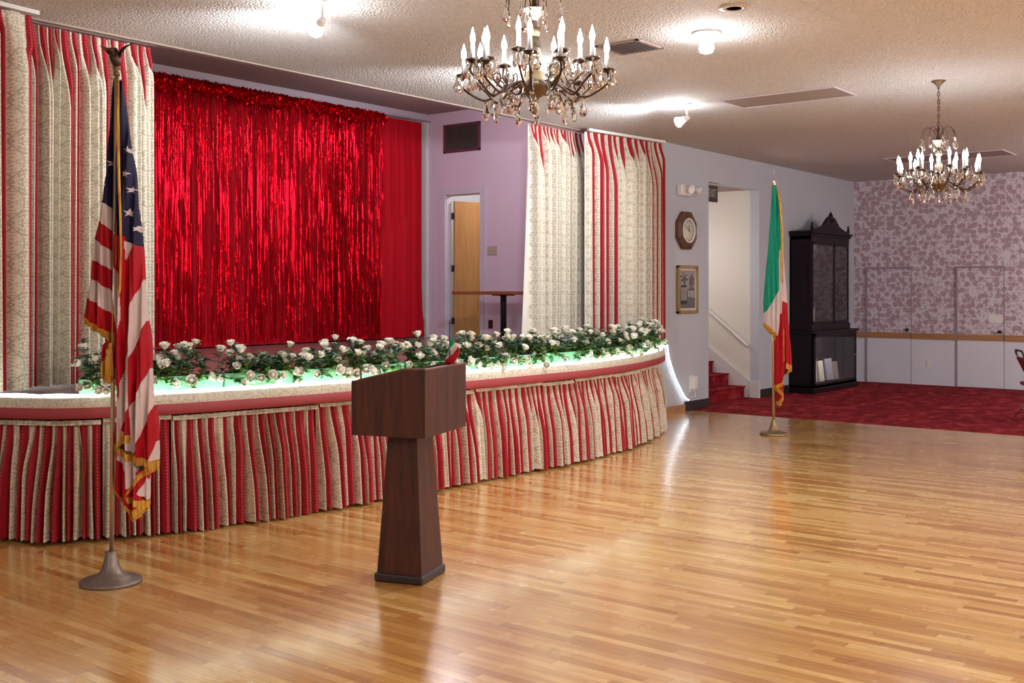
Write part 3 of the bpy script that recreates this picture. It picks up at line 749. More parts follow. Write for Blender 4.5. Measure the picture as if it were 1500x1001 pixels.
for nm, a, l, w in (('hour_hand', math.radians(-3), .075, .005), ('minute_hand', math.radians(-62), .12, .004)):
    mt = Matrix.Translation((0, -.074, 0)) @ Matrix.Rotation(a, 4, 'Y'); b = MB(); b.prism([(-w, -.02), (w, -.02), (w * .4, l), (-w * .4, l)], -.001, .001, 'y', mat=mt); b.build(nm, M['black'], ck)
pf = empty('framed_picture', (13.10, WY, 1.66), label='gilt framed black and white photograph below the octagonal clock', cat='picture')
hw, hh = .27, .325; b = MB()
for bx in ((-hw, hw, hh - .04, hh), (-hw, hw, -hh, -hh + .04), (-hw, -hw + .04, -hh, hh), (hw - .04, hw, -hh, hh)): b.bbox(bx[0], bx[1], -.05, 0, bx[2], bx[3], .008)
b.build('frame', mk_wood('gilt_wood', S(120, 92, 56), S(176, 146, 92), .4), pf)
b = MB()
for bx in ((-hw + .035, hw - .035, hh - .07, hh - .035), (-hw + .035, hw - .035, -hh + .035, -hh + .07), (-hw + .035, -hw + .06, -hh + .05, hh - .05), (hw - .06, hw - .035, -hh + .05, hh - .05)): b.bbox(bx[0], bx[1], -.034, -.02, bx[2], bx[3], .003)
b.build('mat_border', M['ivory'], pf)
g = [plain('photo_grey_%d' % k, (c, c * .97, c * 1.0), .5, var=.2, nscale=30) for k, c in enumerate((.28, .11, .02, .42))]
b = MB(); b.box(-hw + .05, hw - .05, -.022, -.01, -hh + .06, hh - .06, 0)
def pp(pts, m, d=-.024): b.prism(pts, d, -.02, 'y', m)
pp([(-.21, -.26), (.21, -.26), (.21, -.12), (.05, -.10), (-.21, -.13)], 1); pp([(.02, -.02), (.2, -.02), (.2, .0), (.11, .05), (.02, .0)], 1); pp([(.03, -.1), (.2, -.1), (.2, -.02), (.03, -.02)], 3)
for k in range(4): pp([(.05 + k * .04, -.1), (.06 + k * .04, -.1), (.06 + k * .04, -.03), (.05 + k * .04, -.03)], 2, -.025)
pp([(-.19, -.2), (-.02, -.2), (.0, -.05), (-.03, .06), (-.17, .06), (-.2, -.05)], 2, -.025)
for k in range(4): pp([(-.17 + k * .04, -.15), (-.15 + k * .04, -.15), (-.15 + k * .04, .03), (-.17 + k * .04, .03)], 3, -.026)
for k in range(7):
    a = k * PI / 3.5 + .2; pp([(-.08, .17), (-.08 + .09 * math.cos(a) - .02, .17 + .08 * math.sin(a)), (-.08 + .11 * math.cos(a + .25), .17 + .09 * math.sin(a + .25))][::-1 if k % 2 else 1], 2, -.025)
pp([(-.09, .02), (-.07, .02), (-.072, .17), (-.086, .17)], 2, -.0255); pp([(.06, .05), (.16, .05), (.19, .14), (.12, .21), (.05, .14)], 1, -.025)
b.build('photograph', g, pf)
el = empty('emergency_light', (13.0, WY, 3.0), label='white emergency light with two lamp heads above the clock', cat='emergency light')
b = MB(); b.bbox(-.16, .10, -.09, 0, -.075, .075, .015); b.build('housing', M['white'], el)
for sx, yw in ((-.02, -.25), (.19, .75)):
    mt = Matrix.Translation((sx, -.12, .015)) @ Matrix.Rotation(yw, 4, 'Z') @ Matrix.Rotation(PI / 2 + .25, 4, 'X'); b = MB()
    b.lathe([(.018, -.045), (.04, -.02), (.062, .035), (.064, .045), (.055, .045), (.03, .02), (.0, .015)], 20, mat=mt); b.build('lamp_head', M['white'], el)
ex = empty('exit_sign', (13.80, WY + .075, 3.03), label='small dark EXIT sign at the top corner of the stairway opening', cat='sign')
b = MB(); b.bbox(-.03, .32, -.03, .03, -.115, .115, .008); b.build('housing', plain('dark_sign_housing', S(62, 52, 52), .5), ex)
tc = bpy.data.curves.new('exit_lettering', 'FONT'); tc.body = 'EXIT'; tc.size = .135; tc.extrude = .002; tc.align_x = 'CENTER'; tc.align_y = 'CENTER'; tc.materials.append(M['exit_text'])
o = bpy.data.objects.new('lettering_source', tc); COL.objects.link(o); bpy.context.view_layer.update(); tme = bpy.data.meshes.new_from_object(o.evaluated_get(bpy.context.evaluated_depsgraph_get())); bpy.data.objects.remove(o); o = bpy.data.objects.new('lettering', tme); COL.objects.link(o); o.parent = ex; o.location = (.145, -.033, 0); o.rotation_euler = (PI / 2, 0, 0); o.scale = (.82, 1.25, 1)

# ------------------------------------------------------------------ china cabinet
cb = empty('display_cabinet', (17.38, 7.05, 0), label='tall dark mahogany display cabinet with glass doors in the far corner', cat='cabinet')
X0, X1 = -.93, .92
b = MB(); f = -.20; bk = .205
b.bbox(X0, X0 + .035, f, bk, .08, .96, .004); b.bbox(X1 - .035, X1, f, bk, .08, .96, .004); b.bbox(X0, X1, bk - .02, bk, .08, .96, .004)
b.bbox(X0 - .02, X1 + .02, f - .025, bk, 0, .09, .01); b.bbox(X0, X1, f, bk, .09, .13, .004); b.bbox(X0 - .03, X1 + .03, f - .035, bk, .95, 1.0, .012)
b.bbox(X0, X0 + .10, f, f + .03, .09, .96, .003); b.bbox(X1 - .06, X1, f, f + .03, .09, .96, .003); b.bbox(X0, X1, f, f + .03, .90, .96, .003); b.bbox(X0, X1, f, f + .03, .09, .16, .003)
b.build('lower_case', M['mahogany'], cb)
for xa, xb, kx in ((X0 + .10, .0, X0 + .14), (.0, X1 - .06, X1 - .09)):
    g1 = MB(); g1.box(xa + .004, xb - .004, f + .008 + (.006 if xa else 0), f + .012 + (.006 if xa else 0), .165, .895); gd = g1.build('sliding_glass_door', M['glass_low'], cb)
    k = MB(); mt = Matrix.Translation((kx, f + .006, .55)) @ Matrix.Rotation(PI / 2, 4, 'X'); k.lathe([(.02, 0), (.022, .004), (.016, .008), (0, .008)], 12, mat=mt); k.build('door_pull', M['chrome'], gd)
U0, U1, uf = X0 + .03, X1 - .22, -.15
b = MB(); b.bbox(U0, U0 + .035, uf, bk, 1.0, 2.52, .004); b.bbox(U1 - .035, U1, uf, bk, 1.0, 2.52, .004); b.bbox(U0, U1, bk - .02, bk, 1.0, 2.52, .003)
b.bbox(U0, U1, uf, bk, 1.0, 1.03, .003); b.bbox(U0, U1, uf, bk, 2.46, 2.52, .003); b.bbox(U0 - .02, U1 + .02, uf - .02, bk, 1.0, 1.10, .008)
b.bbox(U0, U1, uf - .005, uf + .02, 2.42, 2.54, .004)
b.bbox(U0 - .0, U0 + .0351, uf + .05, uf + .06, 1.15, 2.40, .002)
b.build('upper_case', M['mahogany'], cb)
b = MB(); b.bbox(U0 - .025, U1 + .025, uf - .03, bk, 2.52, 2.56, .008); b.bbox(U0 - .05, U1 + .05, uf - .055, bk, 2.56, 2.60, .012)
pm = []
W = (U1 - U0) / 2; cx = (U0 + U1) / 2
left = [(-W + .02, 2.60), (-W + .02, 2.66), (-W + .10, 2.63), (-W + .22, 2.645), (-.34, 2.70), (-.22, 2.79), (-.12, 2.85), (-.06, 2.83), (-.05, 2.76)]
pl2 = [(cx + x, z) for x, z in left] + [(cx - x, z) for x, z in left[::-1]]
b.prism(pl2, uf - .02, uf + .02, 'y'); b.build('crown_pediment', M['mahogany'], cb)
for q, hz_, sc_ in ((cx, 2.76, 1.5), (U0 + .03, 2.66, .7), (U1 - .03, 2.66, .7)):
    b = MB(); b.lathe([(.03 * sc_, hz_), (.03 * sc_, hz_ + .02), (.012 * sc_, hz_ + .035), (.03 * sc_, hz_ + .06 * sc_), (.022 * sc_, hz_ + .085 * sc_), (.004, hz_ + .12 * sc_)], 12, mat=Matrix.Translation((q, uf, 0))); b.build('finial', M['mahogany'], cb)
for xa, xb in ((U0 + .03, cx + .14), (cx + .14, U1 - .03)):
    df = MB(); 
    for bx in ((xa, xb, 2.38, 2.43), (xa, xb, 1.10, 1.15), (xa, xa + .035, 1.1, 2.43), (xb - .035, xb, 1.1, 2.43)): df.bbox(bx[0], bx[1], uf - .012, uf + .01, bx[2], bx[3], .004)
    dr = df.build('glass_door', M['mahogany'], cb); g1 = MB(); g1.box(xa + .03, xb - .03, uf - .002, uf + .002, 1.14, 2.39); g1.build('door_pane', M['glass'], dr)
b = MB(); b.box(U0 + .03, U1 - .03, uf + .03, bk - .02, 1.72, 1.735); b.build('shelf', M['glass'], cb)
# contents of the cabinet
def cyl_thing(name, prof, x, y, z, m, lab, cat): 
    b = MB(); b.lathe(prof, 16); o = b.build(name, m); o.location = (17.38 + x, 7.05 + y, z); tag(o, lab, cat)
cyl_thing('figurine', [(.05, 0), (.055, .02), (.03, .06), (.045, .18), (.05, .28), (.03, .36), (.035, .40), (.03, .44), (.01, .47)], -.58, -.02, 1.031, M['ivory'], 'tall ivory figurine on the lowest shelf behind the upper cabinet glass', 'figurine')
cyl_thing('gold_ornament', [(.03, 0), (.05, .02), (.02, .05), (.075, .12), (.085, .18), (.04, .24), (.02, .30), (.045, .33), (.01, .40)], -.72, -.02, 1.736, M['brass'], 'gold ornament on the glass shelf inside the upper cabinet', 'ornament')
for k, (x, w, h, m) in enumerate([(-.66, .22, .36, 'chair_red'), (-.34, .26, .58, 'paper'), (-.02, .2, .34, 'ivory'), (.34, .26, .36, 'paper'), (.62, .16, .3, 'panel_grey')]):
    b = MB(); b.bbox(-w / 2, w / 2, -.02, .02, 0, h, .004, mat=Matrix.Rotation(-.12, 4, 'X')); o = b.build('display_book', M[m]); o.location = (17.38 + x, 7.09, .135)
    tag(o, ['maroon upright book at the left end of the lower cabinet', 'tall grey upright album in the lower cabinet', 'ivory upright card in the middle of the lower cabinet', 'grey upright book right of the ivory card in the lower cabinet', 'small taupe upright box at the right end of the lower cabinet'][k], 'book', 'items displayed in the lower cabinet')

# ------------------------------------------------------------------ lectern
LA = math.radians(18.1); lc = empty('lectern', (4.555, 4.319, 0), LA, 'dark walnut lectern with tapered pedestal on the wood floor', 'lectern')
# local x: along the front face, local y: towards the speaker (the stage)
b = MB(); zb = .842
def frus(b, w0, d0, w1, d1, z0, z1):
    vs = [(sx * w / 2, sy * d / 2, z) for w, d, z in ((w0, d0, z0), (w1, d1, z1)) for sx, sy in ((-1, -1), (1, -1), (1, 1), (-1, 1))]
    b.add(vs, [(3, 2, 1, 0), (4, 5, 6, 7)] + [(i, (i + 1) % 4, 4 + (i + 1) % 4, 4 + i) for i in range(4)])
frus(b, .298, .278, .208, .178, .035, zb); b.build('pedestal', M['walnut'], lc)
b = MB(); b.bbox(-.165, .165, -.152, .152, .0, .05, .012); b.build('base', plain('scuffed_black_base', (.03, .02, .022), .45, var=.4), lc)
w, dd = .29, .225
zt = 1.215; zl = 1.14
prof = [(-dd, zb), (dd, zb), (dd, zl), (-dd + .13, zt), (-dd, zt)]
b = MB()
for sx in (-1, 1): b.prism(prof, sx * w, sx * (w - .02), 'x')
b.box(-w + .02, w - .02, -dd, -dd + .02, zb, zt); b.box(-w + .02, w - .02, dd - .02, dd, zb, zl); b.box(-w + .02, w - .02, -dd + .02, dd - .02, zb, zb + .02)
b.build('head_box', M['walnut'], lc)
b = MB(); b.add([(-w + .02, -dd + .02, 1.15), (w - .02, -dd + .02, 1.15), (w - .02, dd - .02, zl - .05), (-w + .02, dd - .02, zl - .05)], [(0, 1, 2, 3)])
b.add([(-w + .02, -dd + .02, 1.13), (w - .02, -dd + .02, 1.13), (w - .02, dd - .02, zl - .07), (-w + .02, dd - .02, zl - .07)], [(3, 2, 1, 0)]); b.build('reading_shelf', M['walnut'], lc)
b = MB(); b.bbox(-w - .003, w + .003, -dd - .003, -dd + .022, zt - .004, zt + .006, .002); b.bbox(-w - .003, -w + .022, -dd, -dd + .13, zt - .004, zt + .006, .002); b.bbox(w - .022, w + .003, -dd, -dd + .13, zt - .004, zt + .006, .002)
for sx in (-1, 1):
    x0, x1 = sorted((sx * (w + .003), sx * (w - .022))); b.add([(x0, -dd + .13, zt + .005), (x1, -dd + .13, zt + .005), (x1, dd, zl + .005), (x0, dd, zl + .005), (x0, -dd + .13, zt - .004), (x1, -dd + .13, zt - .004), (x1, dd, zl - .004), (x0, dd, zl - .004)], [(0, 1, 2, 3), (7, 6, 5, 4), (0, 4, 5, 1), (1, 5, 6, 2), (2, 6, 7, 3), (3, 7, 4, 0)])
b.build('edge_trim', M['walnut_lip'], lc)
mc = empty('gooseneck_microphone', (0, 0, 0), label='thin black gooseneck microphone rising from the lectern', cat='microphone')
mc.location = (4.555 + math.cos(LA) * -.245 - math.sin(LA) * .19, 4.319 + math.sin(LA) * -.245 + math.cos(LA) * .19, 1.09); mc.rotation_euler = (0, 0, LA)
b = MB(); b.lathe([(.018, 0), (.018, .02), (.008, .03), (.005, .05)], 12); b.build('mount', M['black'], mc)
b = MB(); b.tube(catmull([(0, 0, .03), (0, .0, .10), (-.0, .012, .15), (-.003, .03, .20), (-.006, .045, .225)], 8), .0045, 8); b.build('gooseneck', M['black'], mc)
b = MB(); b.tube([(-.005, .04, .215), (-.008, .052, .24), (-.011, .062, .268), (-.013, .068, .285)], [.006, .011, .013, .008], 12); b.build('capsule', M['black'], mc)
# little flag standing on the lectern's top
sfp = (4.555 + math.cos(LA) * .165 + math.sin(LA) * .175, 4.319 + math.sin(LA) * .165 - math.cos(LA) * .175, 1.152)
sf = empty('desk_flag', sfp, 0, 'small Italian flag on a black stick standing on the lectern', 'flag')
VR = Vector((.6175, -.7866, 0)); VF = Vector((.7866, .6175, 0))
b = MB(); b.lathe([(.032, 0), (.032, .006), (.01, .012), (.005, .02), (.003, .02), (.003, .30), (.005, .31), (.001, .325)], 12); b.build('stick', M['black'], sf)
k = 6.25 / 1590
def sp(px, py, dep=0):    # height/side offsets of the little flag's corners measured against its stick
    q = VR * ((px - 658) * k) + VF * dep; return (q.x, q.y, (528 - py) * k)
quads = [('flag_green', [(660, 473), (656, 487), (663, 484), (666, 479)]),]
rows = []
A = [(662, 474), (657, 484), (652, 500), (650, 512)]; 
L0 = [(661, 473), (656, 484), (655, 489)]; 
P = []; UVs = []
strip = [[(661.5, 472), (658, 481), (655, 488)], [(666.5, 479), (661, 485), (657, 491)], [(671, 485), (663, 496), (650, 506)], [(673.5, 492), (668, 505), (656, 516)]]
nn_ = 6
bb = MB()
for s_ in range(3):
    a, c = strip[s_], strip[s_ + 1]; P = []
    for i in range(nn_ + 1):
        u = i / nn_; row = []
        for j in range(nn_ + 1):
            v_ = j / nn_ * 2; j0 = min(1, int(v_)); fr = v_ - j0
            pa = [a[j0][q] + (a[j0 + 1][q] - a[j0][q]) * fr for q in (0, 1)]; pc = [c[j0][q] + (c[j0 + 1][q] - c[j0][q]) * fr for q in (0, 1)]
            px = pa[0] + (pc[0] - pa[0]) * u; py = pa[1] + (pc[1] - pa[1]) * u
            row.append(sp(px, py, .012 * math.sin((px + py) * .35)))
        P.append(row)
    bb.grid(P, m=s_)
o = bb.build('cloth', [M['flag_green'], M['flag_white'], M['flag_red']], sf); md = o.modifiers.new('thick', 'SOLIDIFY'); md.thickness = .0015

# ------------------------------------------------------------------ draped flags
def inpoly(x, y, P):
    c = False; j = len(P) - 1
    for i in range(len(P)):
        xi, yi = P[i]; xj, yj = P[j]
        if (yi > y) != (yj > y) and x < (xj - xi) * (y - yi) / (yj - yi) + xi: c = not c
        j = i
    return c
def draped(polys, s, ox, oz, step, bulk, fold, groove, name, mats, parent, only=None, lift=None):
    # cloth measured in a plane through the pole (u sideways, z up), given a real bulk and folds front and back
    mb = MB(); ys = [p[1] for m, P in polys for p in P]; y = min(ys); y1 = max(ys)
    bbs = [(min(p[0] for p in P), max(p[0] for p in P), min(p[1] for p in P), max(p[1] for p in P)) for m, P in polys]
    def dep(x, yy, xl, xr):
        tt = (x - xl) / max(1e-3, xr - xl) * 2 - 1; tt = max(-1, min(1, tt))
        base = bulk(yy) * math.sqrt(max(0, 1 - tt * tt * .96)); return base, tt
    rows = []
    def extent(yc):
        xs = []
        for m, P in polys:
            for i in range(len(P)):
                (ax, ay), (bx, by) = P[i - 1], P[i]
                if (ay > yc) != (by > yc): xs.append(ax + (bx - ax) * (yc - ay) / (by - ay))
        return (min(xs), max(xs)) if xs else None
    N = int((y1 - y) / step); ext = [extent(y + (j + .5) * step) for j in range(N)]
    # smooth extents for a soft outline of the bulk
    def ex(yc):
        j = max(0, min(N - 1, int((yc - y) / step))); a = []; bq = []
        for q in range(max(0, j - 8), min(N, j + 9)):
            if ext[q]: a.append(ext[q][0]); bq.append(ext[q][1])
        return (sum(a) / len(a), sum(bq) / len(bq))
    exc = [ex(y + j * step) for j in range(N + 1)]
    xmin = min(b[0] for b in bbs); nx = int((max(b[1] for b in bbs) - xmin) / step) + 1
    idx = {}
    def vert(i, j, side):
        k = (i, j, side)
        if k not in idx:
            x = xmin + i * step; yy = y + j * step; base, tt = dep(x, yy, *exc[j])
            d = base + fold(x, yy) * (1 - .5 * abs(tt))
            if side == 0: d = -d + groove(x, yy)
            else: d = base * .9 + fold(x + 9, yy) * .5 + .004
            q = VR * ((x - ox) * s) + VF * d
            idx[k] = len(mb.v); mb.v.append((q.x, q.y, (oz - yy) * s))
        return idx[k]
    def cell(i, j):
        x = xmin + (i + .5) * step; yy = y + (j + .5) * step; c = -1
        for (m, P), bx in zip(polys, bbs):
            if bx[0] <= x <= bx[1] and bx[2] <= yy <= bx[3] and inpoly(x, yy, P): c = m
        return c
    C = [[cell(i, j) for i in range(nx)] for j in range(N)]
    for j in range(N):
        for i in range(nx):
            m = C[j][i]
            if m < 0: continue
            keep = (only is None or m in only)
            if not keep: continue
            mi = m if only is None else 0
            for side in (0, 1):
                f = [vert(i, j, side), vert(i + 1, j, side), vert(i + 1, j + 1, side), vert(i, j + 1, side)]
                if side == 0: f = f[::-1]
                mb.f.append(tuple(f)); mb.m.append(mi); mb.uv.append(None); mb.sm.append(True)
            for di, dj, a, c in ((-1, 0, (i, j), (i, j + 1)), (1, 0, (i + 1, j), (i + 1, j + 1)), (0, -1, (i, j), (i + 1, j)), (0, 1, (i, j + 1), (i + 1, j + 1))):
                ii, jj = i + di, j + dj; inside = 0 <= ii < nx and 0 <= jj < N and C[jj][ii] >= 0 and (only is None or C[jj][ii] in only)
                if not inside and (ii < 0 or ii >= nx or jj < 0 or jj >= N or C[jj][ii] < 0):
                    mb.f.append((vert(*a, 0), vert(*c, 0), vert(*c, 1), vert(*a, 1))); mb.m.append(mi); mb.uv.append(None); mb.sm.append(False)
    return mb.build(name, mats, parent)
def star(cx, cy, r, rot=0):
    return [(cx + (r if k % 2 == 0 else r * .4) * math.sin(rot + k * PI / 5), cy - (r if k % 2 == 0 else r * .4) * math.cos(rot + k * PI / 5)) for k in range(10)]
BL, RD, WH, GO = 0, 1, 2, 3
us = [
 (RD, [(162, 498), (155, 508), (151, 525), (150, 548), (156, 562), (168, 566), (176, 480)]),
 (GO, [(158, 530), (150, 546), (150, 555), (157, 565), (164, 568), (168, 540), (164, 505)]),
 (BL, [(168, 120), (178, 120), (184, 160), (192, 215), (199, 265), (205, 320), (208, 366), (196, 361), (191, 360), (188, 352), (172, 352), (160, 308), (150, 302), (158, 258), (163, 200), (165, 150)]),
 (WH, [(152, 301), (162, 305), (172, 316), (175, 350), (172, 350), (160, 336), (147, 328)]),
 (RD, [(147, 328), (160, 335), (172, 348), (174, 380), (160, 366), (143, 356)]),
 (WH, [(143, 356), (160, 366), (173, 378), (173, 408), (160, 394), (137, 384)]),
 (RD, [(137, 384), (158, 393), (172, 405), (172, 440), (158, 423), (134, 411)]),
 (WH, [(134, 411), (155, 420), (172, 435), (172, 468), (150, 449), (130, 441)]),
 (RD, [(130, 441), (150, 449), (166, 463), (176, 468), (172, 520), (166, 498), (150, 482), (126, 469)]),
 (GO, [(126, 469), (150, 482), (167, 492), (167, 508), (150, 494), (138, 488), (126, 479)]),
 # middle, behind the pole
 (RD, [(173, 350), (191, 352), (192, 380), (190, 420), (194, 450), (196, 520), (190, 560), (180, 600), (174, 560), (172, 470)]),
 (WH, [(174, 395), (180, 410), (185, 440), (186, 470), (182, 500), (178, 490), (174, 460)]),
 # right side, top to bottom
 (WH, [(190, 359), (200, 363), (197, 374), (191, 386)]),
 (RD, [(200, 364), (208, 366), (211, 395), (213, 420), (207, 432), (199, 450), (195, 474), (194, 500), (189, 420), (192, 385)]),
 (WH, [(213, 414), (215, 440), (217, 474), (208, 502), (199, 525), (196, 540), (194, 500), (194, 470), (199, 448), (206, 432)]),
 (RD, [(217, 474), (220, 500), (222, 520), (222, 543), (212, 566), (205, 588), (198, 602), (197, 560), (198, 530), (206, 508)]),
 (WH, [(196, 508), (197, 540), (197, 600), (190, 620), (186, 632), (172, 640), (171, 560), (177, 560), (181, 590), (186, 560), (191, 535)]),
 (RD, [(171, 480), (190, 500), (192, 520), (186, 548), (181, 575), (178, 594), (174, 570)]),
 (WH, [(222, 543), (225, 575), (228, 600), (220, 622), (210, 648), (202, 668), (186, 650), (172, 648), (172, 600), (178, 596), (190, 600), (198, 600), (206, 585)]),
 (RD, [(198, 598), (199, 640), (191, 638), (183, 633), (190, 615), (196, 602)]),
 (RD, [(228, 598), (231, 630), (231, 650), (225, 676), (213, 672), (202, 668), (210, 648), (219, 622)]),
 (WH, [(231, 650), (232, 678), (224, 678)]),
 (RD, [(171, 635), (176, 650), (170, 654)]),
 # lower tip
 (RD, [(170, 668), (180, 676), (193, 694), (200, 700), (214, 690), (220, 680), (222, 690), (218, 712), (214, 726), (209, 742), (201, 752), (186, 735), (169, 710)]),
 (WH, [(176, 668), (193, 675), (193, 695)]),
 (WH, [(193, 675), (203, 680), (209, 698), (200, 716), (194, 716)]),
 (WH, [(219, 700), (219, 736), (208, 724), (214, 712)]),
 (GO, [(183, 634), (192, 639), (199, 641), (198, 651), (188, 650), (180, 658), (190, 664), (203, 669), (220, 675), (232, 680), (231, 692), (221, 698), (213, 702), (206, 712), (200, 718), (194, 728), (206, 733), (219, 738), (218, 750), (210, 756), (200, 766), (186, 746), (170, 722), (169, 710), (185, 733), (200, 750), (210, 744), (196, 738), (192, 730), (198, 715), (204, 704), (214, 692), (221, 687), (205, 681), (190, 674), (176, 668), (169, 660), (174, 652), (182, 648)]),
]
for cx, cy, r_, ro in ((168, 245, 6.5, .15), (171, 268, 5.5, .3), (191, 226, 6, 0), (190, 261, 6, .2), (171, 268, 5, .3), (172, 298, 3.5, .4), (197, 284, 6, .1), (195, 318, 6.8, .1), (205, 341, 5.5, .2), (157, 277, 3.5, .2), (175, 138, 3, 0)):
    us.append((WH, star(cx, cy, r_, ro)))
sU = 6.13 / 1590
fu = empty('flag_stand', (3.42, 5.56, 0), label='American flag with gold fringe and eagle on a floor stand', cat='flag')
draped(us, sU, 163, 858, .72, lambda y: .035 + .055 * min(1, (y - 115) / 240), lambda x, y: .026 * math.sin(x * .42 + y * .012) + .013 * math.sin(x * .85 - y * .02), lambda x, y: .085 * math.exp(-((x - (174 - (y - 120) * .0145)) / 4.2) ** 2) if y < 650 else 0, 'cloth', [M['flag_blue'], M['flag_red'], M['flag_white'], M['gold']], fu)
def U(px, py, dep=0, s=sU, ox=163, oz=858):
    q = VR * ((px - ox) * s) + VF * dep; return (q.x, q.y, (oz - py) * s)
b = MB(); b.tube([U(163.5, 820, 0), U(168, 500, -.02), U(174, 118, -.03)], .0125, 14); b.build('pole', M['pole'], fu)
b = MB(); b.lathe([(.168, 0), (.170, .012), (.160, .022), (.118, .026), (.112, .036), (.085, .045), (.06, .065), (.044, .10), (.034, .15), (.031, .155), (.031, .175), (.026, .178), (.018, .18)], 36); b.build('base', M['base_grey'], fu)
b = MB(); T = Vector(U(174, 118, -.03)); b.lathe([(.013, 0), (.018, .004), (.02, .018), (.013, .026), (.02, .036), (.022, .05), (.012, .06)], 14, mat=Matrix.Translation(T)); b.build('collar', M['brass'], fu)
eg = MB()
def wing(sgn, pts):
    q = [Vector(U(x, y, dp)) for x, y, dp in pts]; return q
body = [U(174, 106, -.03), U(173, 98, -.03), U(172, 90, -.035), U(172, 84, -.03), U(173, 78, -.045)]
eg.tube(body, [.012, .026, .032, .026, .010], 12)
eg.tube([U(172, 92, -.05), U(171, 86, -.065), U(170.5, 82, -.08), U(170.5, 84, -.10)], [.012, .014, .012, .002], 8)
wl = [(172, 96), (164, 88), (157, 80), (152, 75.5), (161, 77.5), (167, 78.5), (166.5, 84), (172, 90)]
wr = [(173, 90), (177, 86), (181, 80), (188, 76), (202, 73.5), (190, 78), (184, 84), (180, 92), (175, 97)]
for W_ in (wl, wr):
    n = len(W_); A = [Vector(U(x, y, -.03 - .05 * abs(x - 173) / 25)) for x, y in W_]; Bk = [a + VF * .012 for a in A]
    eg.add(A + Bk, [tuple(range(n)), tuple(range(2 * n - 1, n - 1, -1))] + [(i, n + i, n + (i + 1) % n, (i + 1) % n) for i in range(n)])
eg.build('eagle_finial', M['bronze'], fu)
b = MB(); b.tube([U(178, 120, -.045), U(180, 160, -.075), U(181, 210, -.085), U(184, 270, -.1), U(187, 330, -.11), U(188, 380, -.115), U(187, 430, -.12), U(186, 440, -.12)], [.004, .008, .009, .008, .007, .006, .006, .003], 8); b.build('gold_cord', M['gold'], fu)
b = MB(); b.tube([U(176.5, 124, -.05), U(177, 200, -.07), U(177.5, 300, -.07), U(177, 380, -.07), U(171, 470, -.06), U(170, 510, -.06)], .003, 6); b.build('thin_cord', M['gold'], fu)
for px, py in ((168.5, 505), (165, 514)):
    b = MB(); b.lathe([(.004, 0), (.013, -.012), (.012, -.03), (.009, -.036), (.015, -.05), (.021, -.19), (.0, -.19)], 12, mat=Matrix.Translation(U(px, py, -.065))); b.build('tassel', M['gold'], fu)

GR = 0
it = [
 (RD, [(1142, 440), (1152, 443), (1154, 470), (1157, 505), (1159, 537), (1148, 532), (1147, 546), (1146, 556), (1133, 565), (1133, 500), (1136, 470), (1138, 462)]),
 (RD, [(1137, 566), (1147, 555), (1147, 572), (1145, 588), (1138, 588), (1136, 575)]),
 (GR, [(1130.5, 271), (1137, 272), (1140, 290), (1143, 330), (1145, 357), (1144, 366), (1138, 369), (1138, 427), (1131, 440), (1124, 453), (1119, 460), (1118, 445), (1121, 410), (1125, 365), (1128, 320), (1130, 290)]),
 (WH, [(1138, 425), (1139, 470), (1136, 492), (1127, 484), (1118, 474), (1118, 460), (1124, 451), (1131, 438)]),
 (WH, [(1138, 368), (1142, 366), (1143, 400), (1142.5, 458), (1137.5, 463)]),
 (WH, [(1142, 360), (1145.5, 361), (1148, 385), (1151, 425), (1152, 444), (1142, 441)]),
 (GO, [(1118, 472), (1126, 480), (1134, 488), (1134, 500), (1131, 491), (1124, 485), (1118, 478)]),
 (GO, [(1148, 531), (1159, 536), (1159, 544), (1154, 547), (1147, 549), (1152, 542), (1148, 539)]),
 (GO, [(1133, 564), (1140, 561), (1147, 554), (1147, 560), (1140, 567), (1133, 571)]),
 (GO, [(1133, 569), (1140, 569), (1147, 578), (1147, 586), (1140, 594), (1136, 592), (1142, 580), (1138, 575)]),
 (GO, [(1144, 482), (1145.5, 482), (1146.5, 528), (1144.5, 530)]),
]
sI = 12.39 / 1590
fi = empty('flag_stand', (11.59, 5.30, 0), label='Italian flag with gold fringe on a slender brass floor stand', cat='flag')
draped(it, sI, 1133, 637, .42, lambda y: .03 + .06 * min(1, (y - 268) / 160), lambda x, y: .014 * math.sin(x * .85 + y * .02) + .008 * math.sin(x * 1.9), lambda x, y: 0, 'cloth', [M['flag_green'], M['flag_red'], M['flag_white'], M['gold']], fi)
UI = lambda px, py, dep=0: U(px, py, dep, sI, 1133, 637)
b = MB(); b.tube([(0, 0, .12), UI(1132, 490, .0), UI(1133, 264, -.02)], .0145, 12); b.build('pole', M['pole_gold'], fi)
b = MB(); b.lathe([(.155, 0), (.158, .012), (.145, .028), (.10, .034), (.07, .045), (.05, .07), (.036, .12), (.024, .16), (.022, .18)], 32); b.build('base', M['base_brass'], fi)
b = MB(); b.lathe([(.022, 0), (.026, .01), (.018, .03), (.024, .045), (.014, .065), (.004, .085), (.003, .16), (.001, .2)], 12, mat=Matrix.Translation(UI(1133, 272, -.02))); b.build('spike_finial', M['pole'], fi)
b = MB(); b.tube([UI(1136, 274, -.06), UI(1140, 298, -.08), UI(1142, 340, -.1), UI(1142.5, 380, -.11), UI(1142, 415, -.12)], [.008, .014, .014, .013, .006], 8); b.build('gold_cord', M['gold'], fi)

